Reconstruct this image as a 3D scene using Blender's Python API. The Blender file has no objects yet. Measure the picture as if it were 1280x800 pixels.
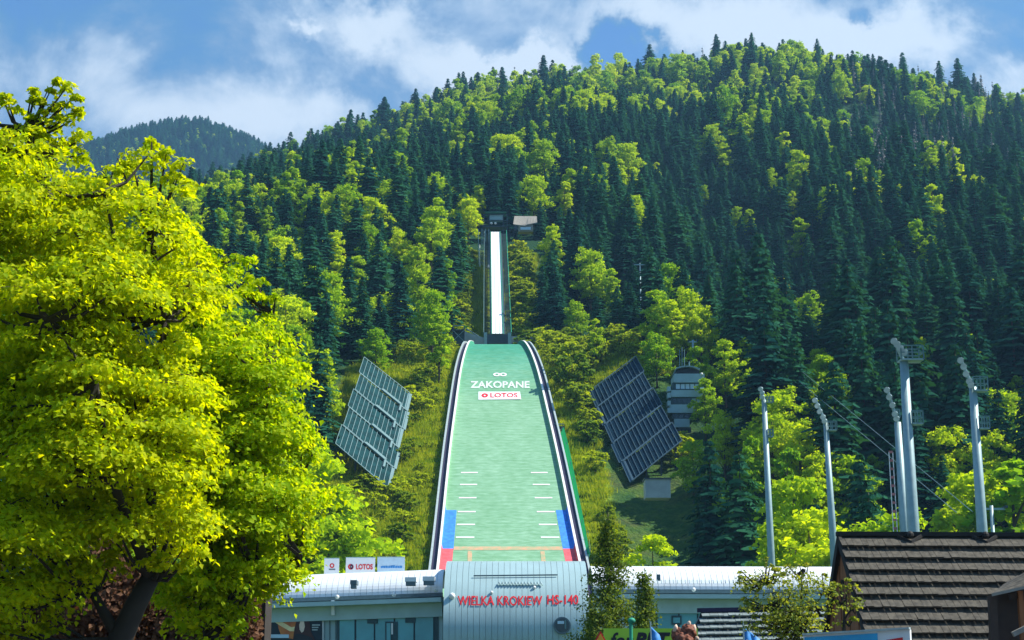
import bpy, math, random
import numpy as np
from mathutils import Vector, Matrix
R = math.radians
rnd = random.Random(7)
rng = np.random.default_rng(7)
scn = bpy.context.scene

# ------------------------------------------------------------------ camera
CAMZ, PITCH, FPX = 1.7, R(13.0), 2000.0
cam_d = bpy.data.cameras.new('camera'); cam = bpy.data.objects.new('camera', cam_d)
scn.collection.objects.link(cam)
cam.location = (0, 0, CAMZ); cam.rotation_euler = (R(90)+PITCH, 0, 0)
cam_d.sensor_width = 36; cam_d.lens = 36*FPX/1280; cam_d.clip_start = .1; cam_d.clip_end = 9000
scn.camera = cam
# ------------------------------------------------------------------ light, sky, exposure
SUN_AZ, SUN_EL = R(84), R(50)          # azimuth clockwise from +Y
sdir = Vector((math.sin(SUN_AZ)*math.cos(SUN_EL), math.cos(SUN_AZ)*math.cos(SUN_EL), math.sin(SUN_EL)))
sun_d = bpy.data.lights.new('sun', 'SUN'); sun_d.energy = 5.0; sun_d.angle = R(.5); sun_d.color = (1, .96, .86)
sun = bpy.data.objects.new('sun', sun_d); scn.collection.objects.link(sun)
sun.rotation_euler = sdir.to_track_quat('Z', 'Y').to_euler(); sun.location = (0, 0, 300)
scn.view_settings.view_transform = 'Standard'; scn.view_settings.look = 'None'
scn.view_settings.exposure = .85; scn.view_settings.gamma = 1
scn.cycles.max_bounces = 8; scn.cycles.diffuse_bounces = 3; scn.cycles.glossy_bounces = 3
scn.cycles.transmission_bounces = 4; scn.cycles.transparent_max_bounces = 8; scn.cycles.volume_bounces = 0

def pdir(px, py):
    u = (px-640)/FPX; v = (400-py)/FPX
    return np.array([u, math.cos(PITCH)-v*math.sin(PITCH), math.sin(PITCH)+v*math.cos(PITCH)])
def P(px, py, Y):
    d = pdir(px, py); t = Y/d[1]
    return Vector((d[0]*t, Y, CAMZ+d[2]*t))
def proj(x, y, z):
    c, s = math.cos(PITCH), math.sin(PITCH); z = z-CAMZ
    f = y*c+z*s; w = -y*s+z*c
    return 640+FPX*x/f, 400-FPX*w/f

world = bpy.data.worlds.new('World'); scn.world = world; world.use_nodes = True
def build_world():
    nt = world.node_tree; N = nt.nodes; L = nt.links; N.clear()
    out = N.new('ShaderNodeOutputWorld'); bg = N.new('ShaderNodeBackground'); L.new(bg.outputs[0], out.inputs[0])
    bg.inputs[1].default_value = .15
    sky = N.new('ShaderNodeTexSky'); sky.sky_type = 'NISHITA'; sky.sun_disc = False
    sky.sun_elevation = SUN_EL; sky.sun_rotation = SUN_AZ; sky.altitude = 900; sky.air_density = 1; sky.dust_density = .6; sky.ozone_density = 2
    tc = N.new('ShaderNodeTexCoord')
    def math_(op, a, b=None, c=None, clamp=False):
        n = N.new('ShaderNodeMath'); n.operation = op; n.use_clamp = clamp
        for i, v in enumerate((a, b, c)):
            if v is None: continue
            if hasattr(v, 'is_output'): L.new(v, n.inputs[i])
            else: n.inputs[i].default_value = v
        return n.outputs[0]
    def noise(vec, scale, detail, rough=.55, dist=0.):
        n = N.new('ShaderNodeTexNoise'); n.inputs['Scale'].default_value = scale; n.inputs['Detail'].default_value = detail
        n.inputs['Roughness'].default_value = rough; n.inputs['Distortion'].default_value = dist; L.new(vec, n.inputs['Vector']); return n
    sep = N.new('ShaderNodeSeparateXYZ'); L.new(tc.outputs['Generated'], sep.inputs[0])
    den = math_('ADD', math_('MAXIMUM', sep.outputs[2], 0.0), .12)
    cx = math_('DIVIDE', sep.outputs[0], den); cy = math_('DIVIDE', sep.outputs[1], den)
    com = N.new('ShaderNodeCombineXYZ'); L.new(cx, com.inputs[0]); L.new(cy, com.inputs[1])
    n1 = noise(com.outputs[0], 1.3, 8, .6, .4)
    n2 = noise(tc.outputs['Generated'], 9, 6, .6, .6)
    # warp direction for ragged blob edges
    warp = noise(tc.outputs['Generated'], 14, 6, .65)
    vm = N.new('ShaderNodeVectorMath'); vm.operation = 'MULTIPLY_ADD'
    L.new(warp.outputs['Color'], vm.inputs[0]); vm.inputs[1].default_value = (.09, .05, .09); L.new(tc.outputs['Generated'], vm.inputs[2])
    off = np.array([.045, .025, .045])
    def blob(px, py, rx, k):
        d = pdir(px, py); d = d/np.linalg.norm(d)+off
        s = N.new('ShaderNodeVectorMath'); s.operation = 'SUBTRACT'; L.new(vm.outputs[0], s.inputs[0]); s.inputs[1].default_value = tuple(d)
        sc = N.new('ShaderNodeVectorMath'); sc.operation = 'MULTIPLY'; L.new(s.outputs[0], sc.inputs[0]); sc.inputs[1].default_value = (1, 1, 1.6)
        l = N.new('ShaderNodeVectorMath'); l.operation = 'LENGTH'; L.new(sc.outputs[0], l.inputs[0])
        q = math_('DIVIDE', l.outputs['Value'], rx/FPX)
        e = math_('EXPONENT', math_('MULTIPLY', math_('MULTIPLY', q, q), -1.))
        return math_('MULTIPLY', e, k)
    tot = math_('MULTIPLY_ADD', n1.outputs[0], 1.5, -.40)
    tot = math_('ADD', tot, math_('MULTIPLY_ADD', n2.outputs[0], 1.7, -.85))
    for b in [(560, 40, 170, .28), (650, 120, 120, .3), (900, 60, 200, .2), (430, 25, 60, .3), (1150, 60, 120, .15), (60, 100, 160, .22), (200, 90, 120, .22), (380, 60, 90, .25), (300, 140, 90, .2), (700, 20, 90, .25), (480, 25, 50, .4), (590, 95, 80, .42), (690, 85, 45, .75), (540, 60, 60, .2), (350, 165, 90, .45), (800, 60, 60, .2), (905, 40, 110, .65), (1120, 30, 75, .75),
              (1000, 75, 90, .45), (1210, 55, 60, .3), (1270, 118, 50, .7), (375, 47, 14, .5), (120, 90, 110, .12), (240, 130, 100, .12),
              (765, 72, 50, -1.0), (815, 88, 45, -.9), (720, 62, 22, -.5), (1072, 14, 26, -.6), (240, 30, 130, -.2), (640, 70, 30, .3), (760, 20, 50, .3), (430, 150, 60, .3), (300, 175, 60, .2), (60, 60, 80, .1), (430, 90, 70, -.2), (20, 30, 90, -.2), (640, 40, 35, -.25), (1230, 20, 60, -.2)]:
        tot = math_('ADD', tot, blob(*b))
    fac = N.new('ShaderNodeMapRange'); fac.interpolation_type = 'SMOOTHSTEP'; L.new(tot, fac.inputs[0])
    fac.inputs[1].default_value = -.05; fac.inputs[2].default_value = 1.12
    # thin veil colour -> bright cloud colour
    cr = N.new('ShaderNodeValToRGB'); L.new(fac.outputs[0], cr.inputs[0])
    e = cr.color_ramp.elements
    e[0].position = 0; e[0].color = (.06, .62, 1.9, 1)
    e[1].position = 1; e[1].color = (2.9, 3.3, 3.75, 1)
    for ps, cc in ((.28, (.26, .90, 1.85)), (.5, (.75, 1.30, 2.1)), (.72, (1.7, 2.2, 2.85))): m = cr.color_ramp.elements.new(ps); m.color = (*cc, 1)
    mix = N.new('ShaderNodeMix'); mix.data_type = 'RGBA'
    f2 = math_('MULTIPLY_ADD', fac.outputs[0], .3, .7, clamp=True)
    L.new(f2, mix.inputs[0]); L.new(sky.outputs[0], mix.inputs[6]); L.new(cr.outputs[0], mix.inputs[7])
    L.new(mix.outputs[2], bg.inputs[0])
build_world()

# ------------------------------------------------------------------ materials
def mat(name, col, rough=.6, metal=0., var=.12, scale=3., bump=0., col2=None, spec=.5, bscale=None, stretch=None):
    m = bpy.data.materials.new(name); m.use_nodes = True; nt = m.node_tree; N = nt.nodes; L = nt.links
    b = N['Principled BSDF']; b.inputs['Roughness'].default_value = rough; b.inputs['Metallic'].default_value = metal
    b.inputs['Specular IOR Level'].default_value = spec
    tc = N.new('ShaderNodeTexCoord'); vec = tc.outputs['Object']
    if stretch:
        mp = N.new('ShaderNodeMapping'); mp.inputs['Scale'].default_value = stretch; L.new(vec, mp.inputs[0]); vec = mp.outputs[0]
    n = N.new('ShaderNodeTexNoise'); n.inputs['Scale'].default_value = scale; n.inputs['Detail'].default_value = 6; L.new(vec, n.inputs['Vector'])
    r = N.new('ShaderNodeValToRGB'); L.new(n.outputs[0], r.inputs[0])
    c2 = col2 or tuple(min(1, c*(1+var)) for c in col); c1 = tuple(c*(1-var) for c in col)
    r.color_ramp.elements[0].position = .35; r.color_ramp.elements[0].color = (*c1, 1)
    r.color_ramp.elements[1].position = .65; r.color_ramp.elements[1].color = (*c2, 1)
    L.new(r.outputs[0], b.inputs['Base Color'])
    if bump:
        n2 = N.new('ShaderNodeTexNoise'); n2.inputs['Scale'].default_value = bscale or scale*6; n2.inputs['Detail'].default_value = 4; L.new(vec, n2.inputs['Vector'])
        bp = N.new('ShaderNodeBump'); bp.inputs['Strength'].default_value = bump; L.new(n2.outputs[0], bp.inputs['Height']); L.new(bp.outputs[0], b.inputs['Normal'])
    return m
def leaf_mat(name, c_lo, c_hi, trans=.45, spec=.2, tr_gain=1.6, island=.35):
    m = bpy.data.materials.new(name); m.use_nodes = True; nt = m.node_tree; N = nt.nodes; L = nt.links; N.clear()
    out = N.new('ShaderNodeOutputMaterial')
    oi = N.new('ShaderNodeObjectInfo'); ge = N.new('ShaderNodeNewGeometry')
    mx = N.new('ShaderNodeMix'); mx.data_type = 'RGBA'
    ma = N.new('ShaderNodeMath'); ma.operation = 'MULTIPLY_ADD'; L.new(ge.outputs['Random Per Island'], ma.inputs[0]); ma.inputs[1].default_value = island
    mb = N.new('ShaderNodeMath'); mb.operation = 'MULTIPLY'; L.new(oi.outputs['Random'], mb.inputs[0]); mb.inputs[1].default_value = 1-island
    L.new(mb.outputs[0], ma.inputs[2]); L.new(ma.outputs[0], mx.inputs[0])
    mx.inputs[6].default_value = (*c_lo, 1); mx.inputs[7].default_value = (*c_hi, 1)
    d = N.new('ShaderNodeBsdfPrincipled'); d.inputs['Roughness'].default_value = .7; d.inputs['Specular IOR Level'].default_value = spec
    L.new(mx.outputs[2], d.inputs['Base Color'])
    t = N.new('ShaderNodeBsdfTranslucent'); vm = N.new('ShaderNodeVectorMath'); vm.operation = 'MULTIPLY'
    L.new(mx.outputs[2], vm.inputs[0]); vm.inputs[1].default_value = (tr_gain*1.15, tr_gain, tr_gain*.3); L.new(vm.outputs[0], t.inputs[0])
    ms = N.new('ShaderNodeMixShader'); ms.inputs[0].default_value = trans
    L.new(d.outputs[0], ms.inputs[1]); L.new(t.outputs[0], ms.inputs[2]); L.new(ms.outputs[0], out.inputs[0])
    return m
M = {}
M['bark'] = mat('bark', (.07, .05, .035), .9, scale=2, bump=.5)
M['bark_dark'] = mat('bark_dark', (.03, .024, .018), .9, scale=4, bump=.5)
M['snag'] = mat('snag', (.22, .22, .21), .9, scale=2)
M['spruce'] = leaf_mat('spruce_needles', (.008, .052, .046), (.034, .135, .062), .22, spec=0., island=.35)
M['beech'] = leaf_mat('beech_leaves', (.10, .30, .012), (.50, .62, .008), .5, spec=.05, island=.35)
M['shrub'] = leaf_mat('shrub_leaves', (.035, .13, .016), (.46, .56, .015), .42, spec=.05, island=.25)
M['linden'] = leaf_mat('linden_leaves', (.23, .37, .003), (.55, .60, .004), .55, spec=.15, island=1.)
M['linden_deep'] = leaf_mat('linden_leaves_green', (.18, .35, .004), (.47, .56, .005), .55, spec=.15, island=1.)
M['larch'] = leaf_mat('larch_needles', (.05, .12, .015), (.20, .26, .03), .35, island=1.)
M['young'] = leaf_mat('young_leaves', (.14, .22, .03), (.34, .38, .06), .45, island=1.)
M['copper'] = leaf_mat('copper_leaves', (.09, .035, .02), (.20, .10, .05), .3, tr_gain=1.1, island=1.)
M['grass'] = leaf_mat('grass_blades', (.13, .26, .012), (.46, .50, .03), .38, spec=0., island=.3)
M['steel'] = mat('galvanised_steel', (.26, .38, .40), .5, .15, .08, 2)
M['steel_dark'] = mat('dark_steel', (.035, .055, .07), .5, .2, .2, 2)
M['faded_white'] = mat('faded_white', (.62, .72, .66), .8, var=.15, scale=1.5)
M['white'] = mat('white_paint', (.80, .80, .78), .45, 0, .04, 1)
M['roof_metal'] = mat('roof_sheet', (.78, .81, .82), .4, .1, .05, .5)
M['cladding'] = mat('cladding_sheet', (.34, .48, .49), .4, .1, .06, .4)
M['fascia'] = mat('fascia_sheet', (.40, .55, .55), .5, 0, .06, 1)
M['seam'] = mat('seam_dark', (.10, .15, .17), .6)
M['seam_pale'] = mat('seam_pale', (.34, .42, .44), .6)
M['glass'] = mat('teal_glass', (.07, .36, .40), .12, 0, .15, .5, spec=.6)
M['dark_glass'] = mat('dark_glass', (.02, .05, .06), .08, 0, .1, 1)
M['frame_dark'] = mat('dark_frame', (.02, .07, .08), .5)
M['red'] = mat('red_paint', (.70, .006, .015), .45)
M['navy'] = mat('navy_board', (.014, .010, .045), .6)
M['rail_grey'] = mat('grey_rail', (.42, .50, .50), .5, .2)
M['blue'] = mat('blue_mat', (.03, .22, .72), .8, var=.2, scale=1.5, bump=.3)
M['pink'] = mat('red_mat', (.75, .10, .12), .8, var=.2, scale=1.5, bump=.3)
M['sign_white'] = mat('sign_white', (.80, .82, .82), .5, var=.02)
M['sign_blue'] = mat('sign_pale_blue', (.50, .66, .78), .5, var=.05)
M['ink'] = mat('black_ink', (.012, .012, .016), .5, var=.02)
M['lime'] = mat('lime_banner', (.42, .72, .04), .55, var=.03)
M['print_blue'] = mat('print_blue', (.03, .24, .62), .5, var=.15, scale=1.2)
M['print_sky'] = mat('print_sky', (.03, .38, .68), .5, var=.15, scale=1.2)
M['yellow'] = mat('yellow_sign', (.85, .42, .02), .5, var=.02)
M['wood'] = mat('larch_boards', (.30, .11, .035), .7, var=.3, scale=2, bump=.4, stretch=(6, 6, .6))
M['wood_grey'] = mat('weathered_wood', (.27, .25, .21), .8, var=.15, scale=3)
M['wood_dark'] = mat('dark_timber', (.05, .03, .02), .7, var=.2)
M['carved'] = mat('carved_wood', (.19, .055, .025), .75, var=.5, scale=14, bump=.8)
M['carved_pale'] = mat('pale_wood', (.72, .52, .38), .7, var=.1, scale=10)
M['shingle'] = mat('grey_shingle', (.066, .058, .044), .9, var=.4, scale=9, bump=.6, bscale=60, stretch=(1, 1, .35))
M['shingle_teal'] = mat('slate_shingle', (.16, .20, .20), .8, var=.25, scale=5, bump=.4)
M['bitumen'] = mat('dark_edge', (.018, .016, .014), .8)
M['green_net'] = mat('green_netting', (.02, .34, .20), .7, var=.2, scale=2)
M['faded_ladder'] = mat('faded_ladder', (.40, .15, .15), .6)
M['net'] = leaf_mat('green_net_cloth', (.02, .50, .30), (.04, .62, .40), .5, tr_gain=1.3)
M['green_paint'] = mat('green_paint', (.03, .20, .12), .5)
M['panel'] = mat('dark_panel', (.006, .045, .050), .75, 0, .3, .6, spec=.08)
M['panel_blue'] = mat('shaded_panel', (.003, .022, .040), .75, 0, .3, .6, spec=.08)  # darker copy of the panel colour, with the right array's shade in it
M['alu'] = mat('aluminium_edge', (.11, .21, .22), .6, 0)
M['alu_shaded'] = mat('shaded_edge', (.045, .10, .14), .7, 0)  # darker copy of the edge colour for the array that lies in shade
M['tower_grey'] = mat('tower_sheet', (.30, .44, .47), .5, .1, .08, .7)
M['track'] = mat('ceramic_track', (.86, .87, .88), .8, 0, .04, .6)
M['concrete'] = mat('concrete', (.30, .34, .35), .8, 0, .12, .5, bump=.2)
M['hair'] = mat('print_hair', (.06, .016, .012), .6); M['skin'] = mat('print_skin', (.90, .66, .52), .6, var=.08)
M['orange_print'] = mat('print_orange', (.85, .30, .06), .6, var=.2, scale=.8, col2=(.45, .07, .03))
M['glow_print'] = mat('print_cream', (.95, .72, .38), .6)
M['navy_print'] = mat('print_navy', (.008, .022, .035), .6)
M['lamp_glass'] = mat('lamp_lens', (.45, .55, .56), .15, .1)
M['asphalt'] = mat('asphalt', (.06, .06, .06), .85, scale=8, bump=.3)

def ground_material():
    m = bpy.data.materials.new('hillside_ground'); m.use_nodes = True; nt = m.node_tree; N = nt.nodes; L = nt.links
    b = N['Principled BSDF']; b.inputs['Roughness'].default_value = .95; b.inputs['Specular IOR Level'].default_value = .1
    tc = N.new('ShaderNodeTexCoord')
    def nz(s, d=6, dist=0.):
        n = N.new('ShaderNodeTexNoise'); n.inputs['Scale'].default_value = s; n.inputs['Detail'].default_value = d; n.inputs['Distortion'].default_value = dist
        L.new(tc.outputs['Object'], n.inputs['Vector']); return n.outputs[0]
    r = N.new('ShaderNodeValToRGB'); L.new(nz(.16, 8, .4), r.inputs[0])
    e = r.color_ramp.elements; e[0].position = .34; e[0].color = (.04, .10, .015, 1); e[1].position = .68; e[1].color = (.26, .22, .06, 1)
    k = e.new(.45); k.color = (.15, .27, .02, 1); k = e.new(.56); k.color = (.27, .36, .03, 1)
    r2 = N.new('ShaderNodeValToRGB'); L.new(nz(.9, 6, .2), r2.inputs[0])
    e = r2.color_ramp.elements; e[0].position = .35; e[0].color = (.45, .5, .45, 1); e[1].position = .65; e[1].color = (1.2, 1.15, 1, 1)
    mx = N.new('ShaderNodeMix'); mx.data_type = 'RGBA'; mx.blend_type = 'MULTIPLY'; mx.inputs[0].default_value = 1
    L.new(r.outputs[0], mx.inputs[6]); L.new(r2.outputs[0], mx.inputs[7])
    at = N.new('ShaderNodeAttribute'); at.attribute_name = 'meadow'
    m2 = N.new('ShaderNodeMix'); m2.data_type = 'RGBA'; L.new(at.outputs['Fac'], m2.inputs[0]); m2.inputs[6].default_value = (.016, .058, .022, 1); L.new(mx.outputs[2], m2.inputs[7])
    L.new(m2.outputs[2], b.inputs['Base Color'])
    bp = N.new('ShaderNodeBump'); bp.inputs['Strength'].default_value = .9; bp.inputs['Distance'].default_value = .6; L.new(nz(1.6, 5), bp.inputs['Height']); L.new(bp.outputs[0], b.inputs['Normal'])
    return m
M['ground'] = ground_material()

def landing_material():
    m = bpy.data.materials.new('plastic_matting'); m.use_nodes = True; nt = m.node_tree; N = nt.nodes; L = nt.links
    b = N['Principled BSDF']; b.inputs['Roughness'].default_value = .75; b.inputs['Specular IOR Level'].default_value = .25
    tc = N.new('ShaderNodeTexCoord')
    sp = N.new('ShaderNodeSeparateXYZ'); L.new(tc.outputs['Object'], sp.inputs[0])
    n = N.new('ShaderNodeTexNoise'); n.inputs['Scale'].default_value = .35; n.inputs['Detail'].default_value = 6; n.inputs['Distortion'].default_value = .5
    mp = N.new('ShaderNodeMapping'); mp.inputs['Scale'].default_value = (.6, .6, 3.5); L.new(tc.outputs['Object'], mp.inputs[0]); L.new(mp.outputs[0], n.inputs['Vector'])
    a = N.new('ShaderNodeMath'); a.operation = 'MULTIPLY_ADD'; L.new(n.outputs[0], a.inputs[0]); a.inputs[1].default_value = 14; L.new(sp.outputs[2], a.inputs[2])
    mr = N.new('ShaderNodeMapRange'); L.new(a.outputs[0], mr.inputs[0]); mr.inputs[1].default_value = 66; mr.inputs[2].default_value = 86
    r = N.new('ShaderNodeValToRGB'); L.new(mr.outputs[0], r.inputs[0])
    e = r.color_ramp.elements; e[0].color = (.21, .42, .25, 1); e[1].color = (.045, .29, .18, 1)
    n2 = N.new('ShaderNodeTexNoise'); n2.inputs['Scale'].default_value = 1.1; n2.inputs['Detail'].default_value = 8; L.new(mp.outputs[0], n2.inputs['Vector'])
    r2 = N.new('ShaderNodeValToRGB'); L.new(n2.outputs[0], r2.inputs[0]); e = r2.color_ramp.elements
    e[0].position = .3; e[0].color = (.72, .80, .72, 1); e[1].position = .7; e[1].color = (1.2, 1.12, 1.2, 1)
    mx = N.new('ShaderNodeMix'); mx.data_type = 'RGBA'; mx.blend_type = 'MULTIPLY'; mx.inputs[0].default_value = 1
    L.new(r.outputs[0], mx.inputs[6]); L.new(r2.outputs[0], mx.inputs[7])
    wv = N.new('ShaderNodeTexWave'); wv.bands_direction = 'Z'; wv.inputs['Scale'].default_value = .42; wv.inputs['Distortion'].default_value = 1.2; wv.inputs['Detail'].default_value = 3; L.new(tc.outputs['Object'], wv.inputs[0])
    n3 = N.new('ShaderNodeTexNoise'); n3.inputs['Scale'].default_value = .12; n3.inputs['Detail'].default_value = 9; n3.inputs['Roughness'].default_value = .7; m3 = N.new('ShaderNodeMapping'); m3.inputs['Scale'].default_value = (1.6, .5, .5); L.new(tc.outputs['Object'], m3.inputs[0]); L.new(m3.outputs[0], n3.inputs['Vector'])
    ad = N.new('ShaderNodeMath'); ad.operation = 'MULTIPLY_ADD'; L.new(wv.outputs['Fac'], ad.inputs[0]); ad.inputs[1].default_value = .17; L.new(n3.outputs[0], ad.inputs[2])
    r3 = N.new('ShaderNodeValToRGB'); L.new(ad.outputs[0], r3.inputs[0]); e = r3.color_ramp.elements; e[0].position = .40; e[0].color = (.84, .90, .86, 1); e[1].position = .82; e[1].color = (1.16, 1.08, 1.16, 1)
    my = N.new('ShaderNodeMix'); my.data_type = 'RGBA'; my.blend_type = 'MULTIPLY'; my.inputs[0].default_value = 1; L.new(mx.outputs[2], my.inputs[6]); L.new(r3.outputs[0], my.inputs[7])
    L.new(my.outputs[2], b.inputs['Base Color']); bp = N.new('ShaderNodeBump'); bp.inputs['Strength'].default_value = .4; bp.inputs['Distance'].default_value = .1; L.new(ad.outputs[0], bp.inputs['Height']); L.new(bp.outputs[0], b.inputs['Normal'])
    return m
M['landing'] = landing_material()

# ------------------------------------------------------------------ helpers
C = scn.collection
def np_mesh(name, V, F, mats, mi=None):
    """V (n,3), F (m,k) with k = 3 or 4"""
    V = np.asarray(V, dtype=np.float32); F = np.asarray(F, dtype=np.int32)
    me = bpy.data.meshes.new(name); me.vertices.add(len(V)); me.vertices.foreach_set('co', V.ravel())
    k = F.shape[1]; me.loops.add(F.size); me.loops.foreach_set('vertex_index', F.ravel())
    me.polygons.add(len(F)); me.polygons.foreach_set('loop_start', np.arange(0, F.size, k, dtype=np.int32))
    for m in mats: me.materials.append(m)
    if mi is not None: me.polygons.foreach_set('material_index', np.asarray(mi, dtype=np.int32))
    me.update(calc_edges=True); return me
class MB:
    def __init__(s): s.v = []; s.f = []
    def add(s, vs, fs):
        b = len(s.v); s.v += [tuple(v) for v in vs]; s.f += [tuple(b+i for i in f) for f in fs]; return s
    def box(s, c, size, rz=0.):
        x, y, z = (d/2 for d in size); cs, sn = math.cos(rz), math.sin(rz); vs = []
        for sx, sy, sz in ((-1,-1,-1),(1,-1,-1),(1,1,-1),(-1,1,-1),(-1,-1,1),(1,-1,1),(1,1,1),(-1,1,1)):
            a, b = sx*x, sy*y; vs.append((c[0]+a*cs-b*sn, c[1]+a*sn+b*cs, c[2]+sz*z))
        return s.add(vs, [(0,3,2,1),(4,5,6,7),(0,1,5,4),(1,2,6,5),(2,3,7,6),(3,0,4,7)])
    def bar(s, p, q, w, h=None, up=(0,0,1)):
        p, q = Vector(p), Vector(q); h = h or w; d = (q-p).normalized(); u = Vector(up)
        if abs(d.dot(u)) > .98: u = Vector((0,1,0))
        a = d.cross(u).normalized()*w/2; b = a.cross(d).normalized()*h/2
        vs = [p-a-b, p+a-b, p+a+b, p-a+b, q-a-b, q+a-b, q+a+b, q-a+b]
        return s.add(vs, [(0,3,2,1),(4,5,6,7),(0,1,5,4),(1,2,6,5),(2,3,7,6),(3,0,4,7)])
    def tube(s, pts, rs, n=8, caps=True):
        pts = [Vector(p) for p in pts]; rs = rs if hasattr(rs, '__len__') else [rs]*len(pts); vs = []; fs = []
        for i, p in enumerate(pts):
            d = (pts[min(i+1, len(pts)-1)]-pts[max(i-1, 0)]).normalized(); u = Vector((0,0,1)) if abs(d.z) < .9 else Vector((1,0,0))
            a = d.cross(u).normalized(); b = a.cross(d)
            for k in range(n):
                t = 2*math.pi*k/n; vs.append(p+(a*math.cos(t)+b*math.sin(t))*rs[i])
        for i in range(len(pts)-1):
            for k in range(n):
                fs.append((i*n+k, i*n+(k+1)%n, (i+1)*n+(k+1)%n, (i+1)*n+k))
        if caps: fs.append(tuple(range(n-1, -1, -1))); fs.append(tuple((len(pts)-1)*n+k for k in range(n)))
        return s.add(vs, fs)
    def ball(s, c, r, n=8, m=5, sc=(1,1,1)):
        vs = []; fs = []
        for i in range(m+1):
            a = math.pi*i/m
            for k in range(n):
                t = 2*math.pi*k/n; vs.append((c[0]+r*sc[0]*math.sin(a)*math.cos(t), c[1]+r*sc[1]*math.sin(a)*math.sin(t), c[2]+r*sc[2]*math.cos(a)))
        for i in range(m):
            for k in range(n): fs.append((i*n+k, (i+1)*n+k, (i+1)*n+(k+1)%n, i*n+(k+1)%n))
        return s.add(vs, fs)
    def slab(s, pts, th):
        """polygon pts extruded along its -normal by th"""
        pts = [Vector(p) for p in pts]; nrm = (pts[1]-pts[0]).cross(pts[2]-pts[0]).normalized()*th; n = len(pts)
        vs = pts+[p-nrm for p in pts]
        fs = [tuple(range(n)), tuple(range(2*n-1, n-1, -1))]+[(i, i+n, (i+1)%n+n, (i+1)%n) for i in range(n)]
        return s.add(vs, fs)
    def mesh(s, name, m, off=(0,0,0), smooth=False):
        me = bpy.data.meshes.new(name); o = Vector(off)
        me.from_pydata([tuple(Vector(v)-o) for v in s.v], [], s.f); me.materials.append(m); me.update()
        if smooth: me.polygons.foreach_set('use_smooth', [True]*len(me.polygons))
        return me
def link(name, me, parent=None, loc=None):
    o = bpy.data.objects.new(name, me); C.objects.link(o)
    if parent is not None: o.parent = parent
    if loc is not None: o.location = loc
    return o
def tag(o, label, cat, group=None):
    o['label'] = label; o['category'] = cat
    if group: o['group'] = group
    return o
def thing(name, label, cat, loc=(0,0,0), group=None):
    o = bpy.data.objects.new(name, None); C.objects.link(o); o.location = loc; o.empty_display_size = .5
    return tag(o, label, cat, group)
def part(name, mb, m, root, label=None, smooth=False):
    """mb in world coordinates; parented to a root (or a part of it)"""
    base = root; off = Vector(base.location)
    while base.parent is not None: base = base.parent; off = off+Vector(base.location)
    o = link(name, mb.mesh(name, M[m] if isinstance(m, str) else m, off, smooth), root)
    if label: o['label'] = label
    return o
def struct(name, me):
    o = link(name, me); o['kind'] = 'structure'; return o

def hermite(xs, ys):
    xs = np.array(xs, float); ys = np.array(ys, float); d = np.gradient(ys, xs)
    def f(x):
        x = np.clip(x, xs[0], xs[-1]); i = np.clip(np.searchsorted(xs, x)-1, 0, len(xs)-2)
        h = xs[i+1]-xs[i]; t = (x-xs[i])/h
        return (2*t**3-3*t**2+1)*ys[i]+(t**3-2*t**2+t)*h*d[i]+(-2*t**3+3*t**2)*ys[i+1]+(t**3-t**2)*h*d[i+1]
    return f
LZ = hermite([120, 170, 195, 210, 225, 240, 260, 290, 320, 345, 360, 375, 385], [.06, .08, .35, 1.4, 4.7, 10.9, 21.6, 38.8, 56.0, 70.3, 77.3, 82.3, 84.2])
LW = hermite([200, 225, 260, 310, 345, 366, 375, 385], [13, 12, 10.9, 9.4, 7.8, 6.5, 6.0, 5.2])
def axis(Y): return -.5-.0275*(Y-260)
TZ = hermite([0, 150, 195, 210, 225, 240, 260, 290, 320, 345, 360, 375, 391, 410, 440, 478, 500],
             [0, 0, .02, .2, 3.0, 9.2, 20, 37.2, 54.4, 68.7, 75.7, 80.4, 83.5, 92, 109, 130, 143])
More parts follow.
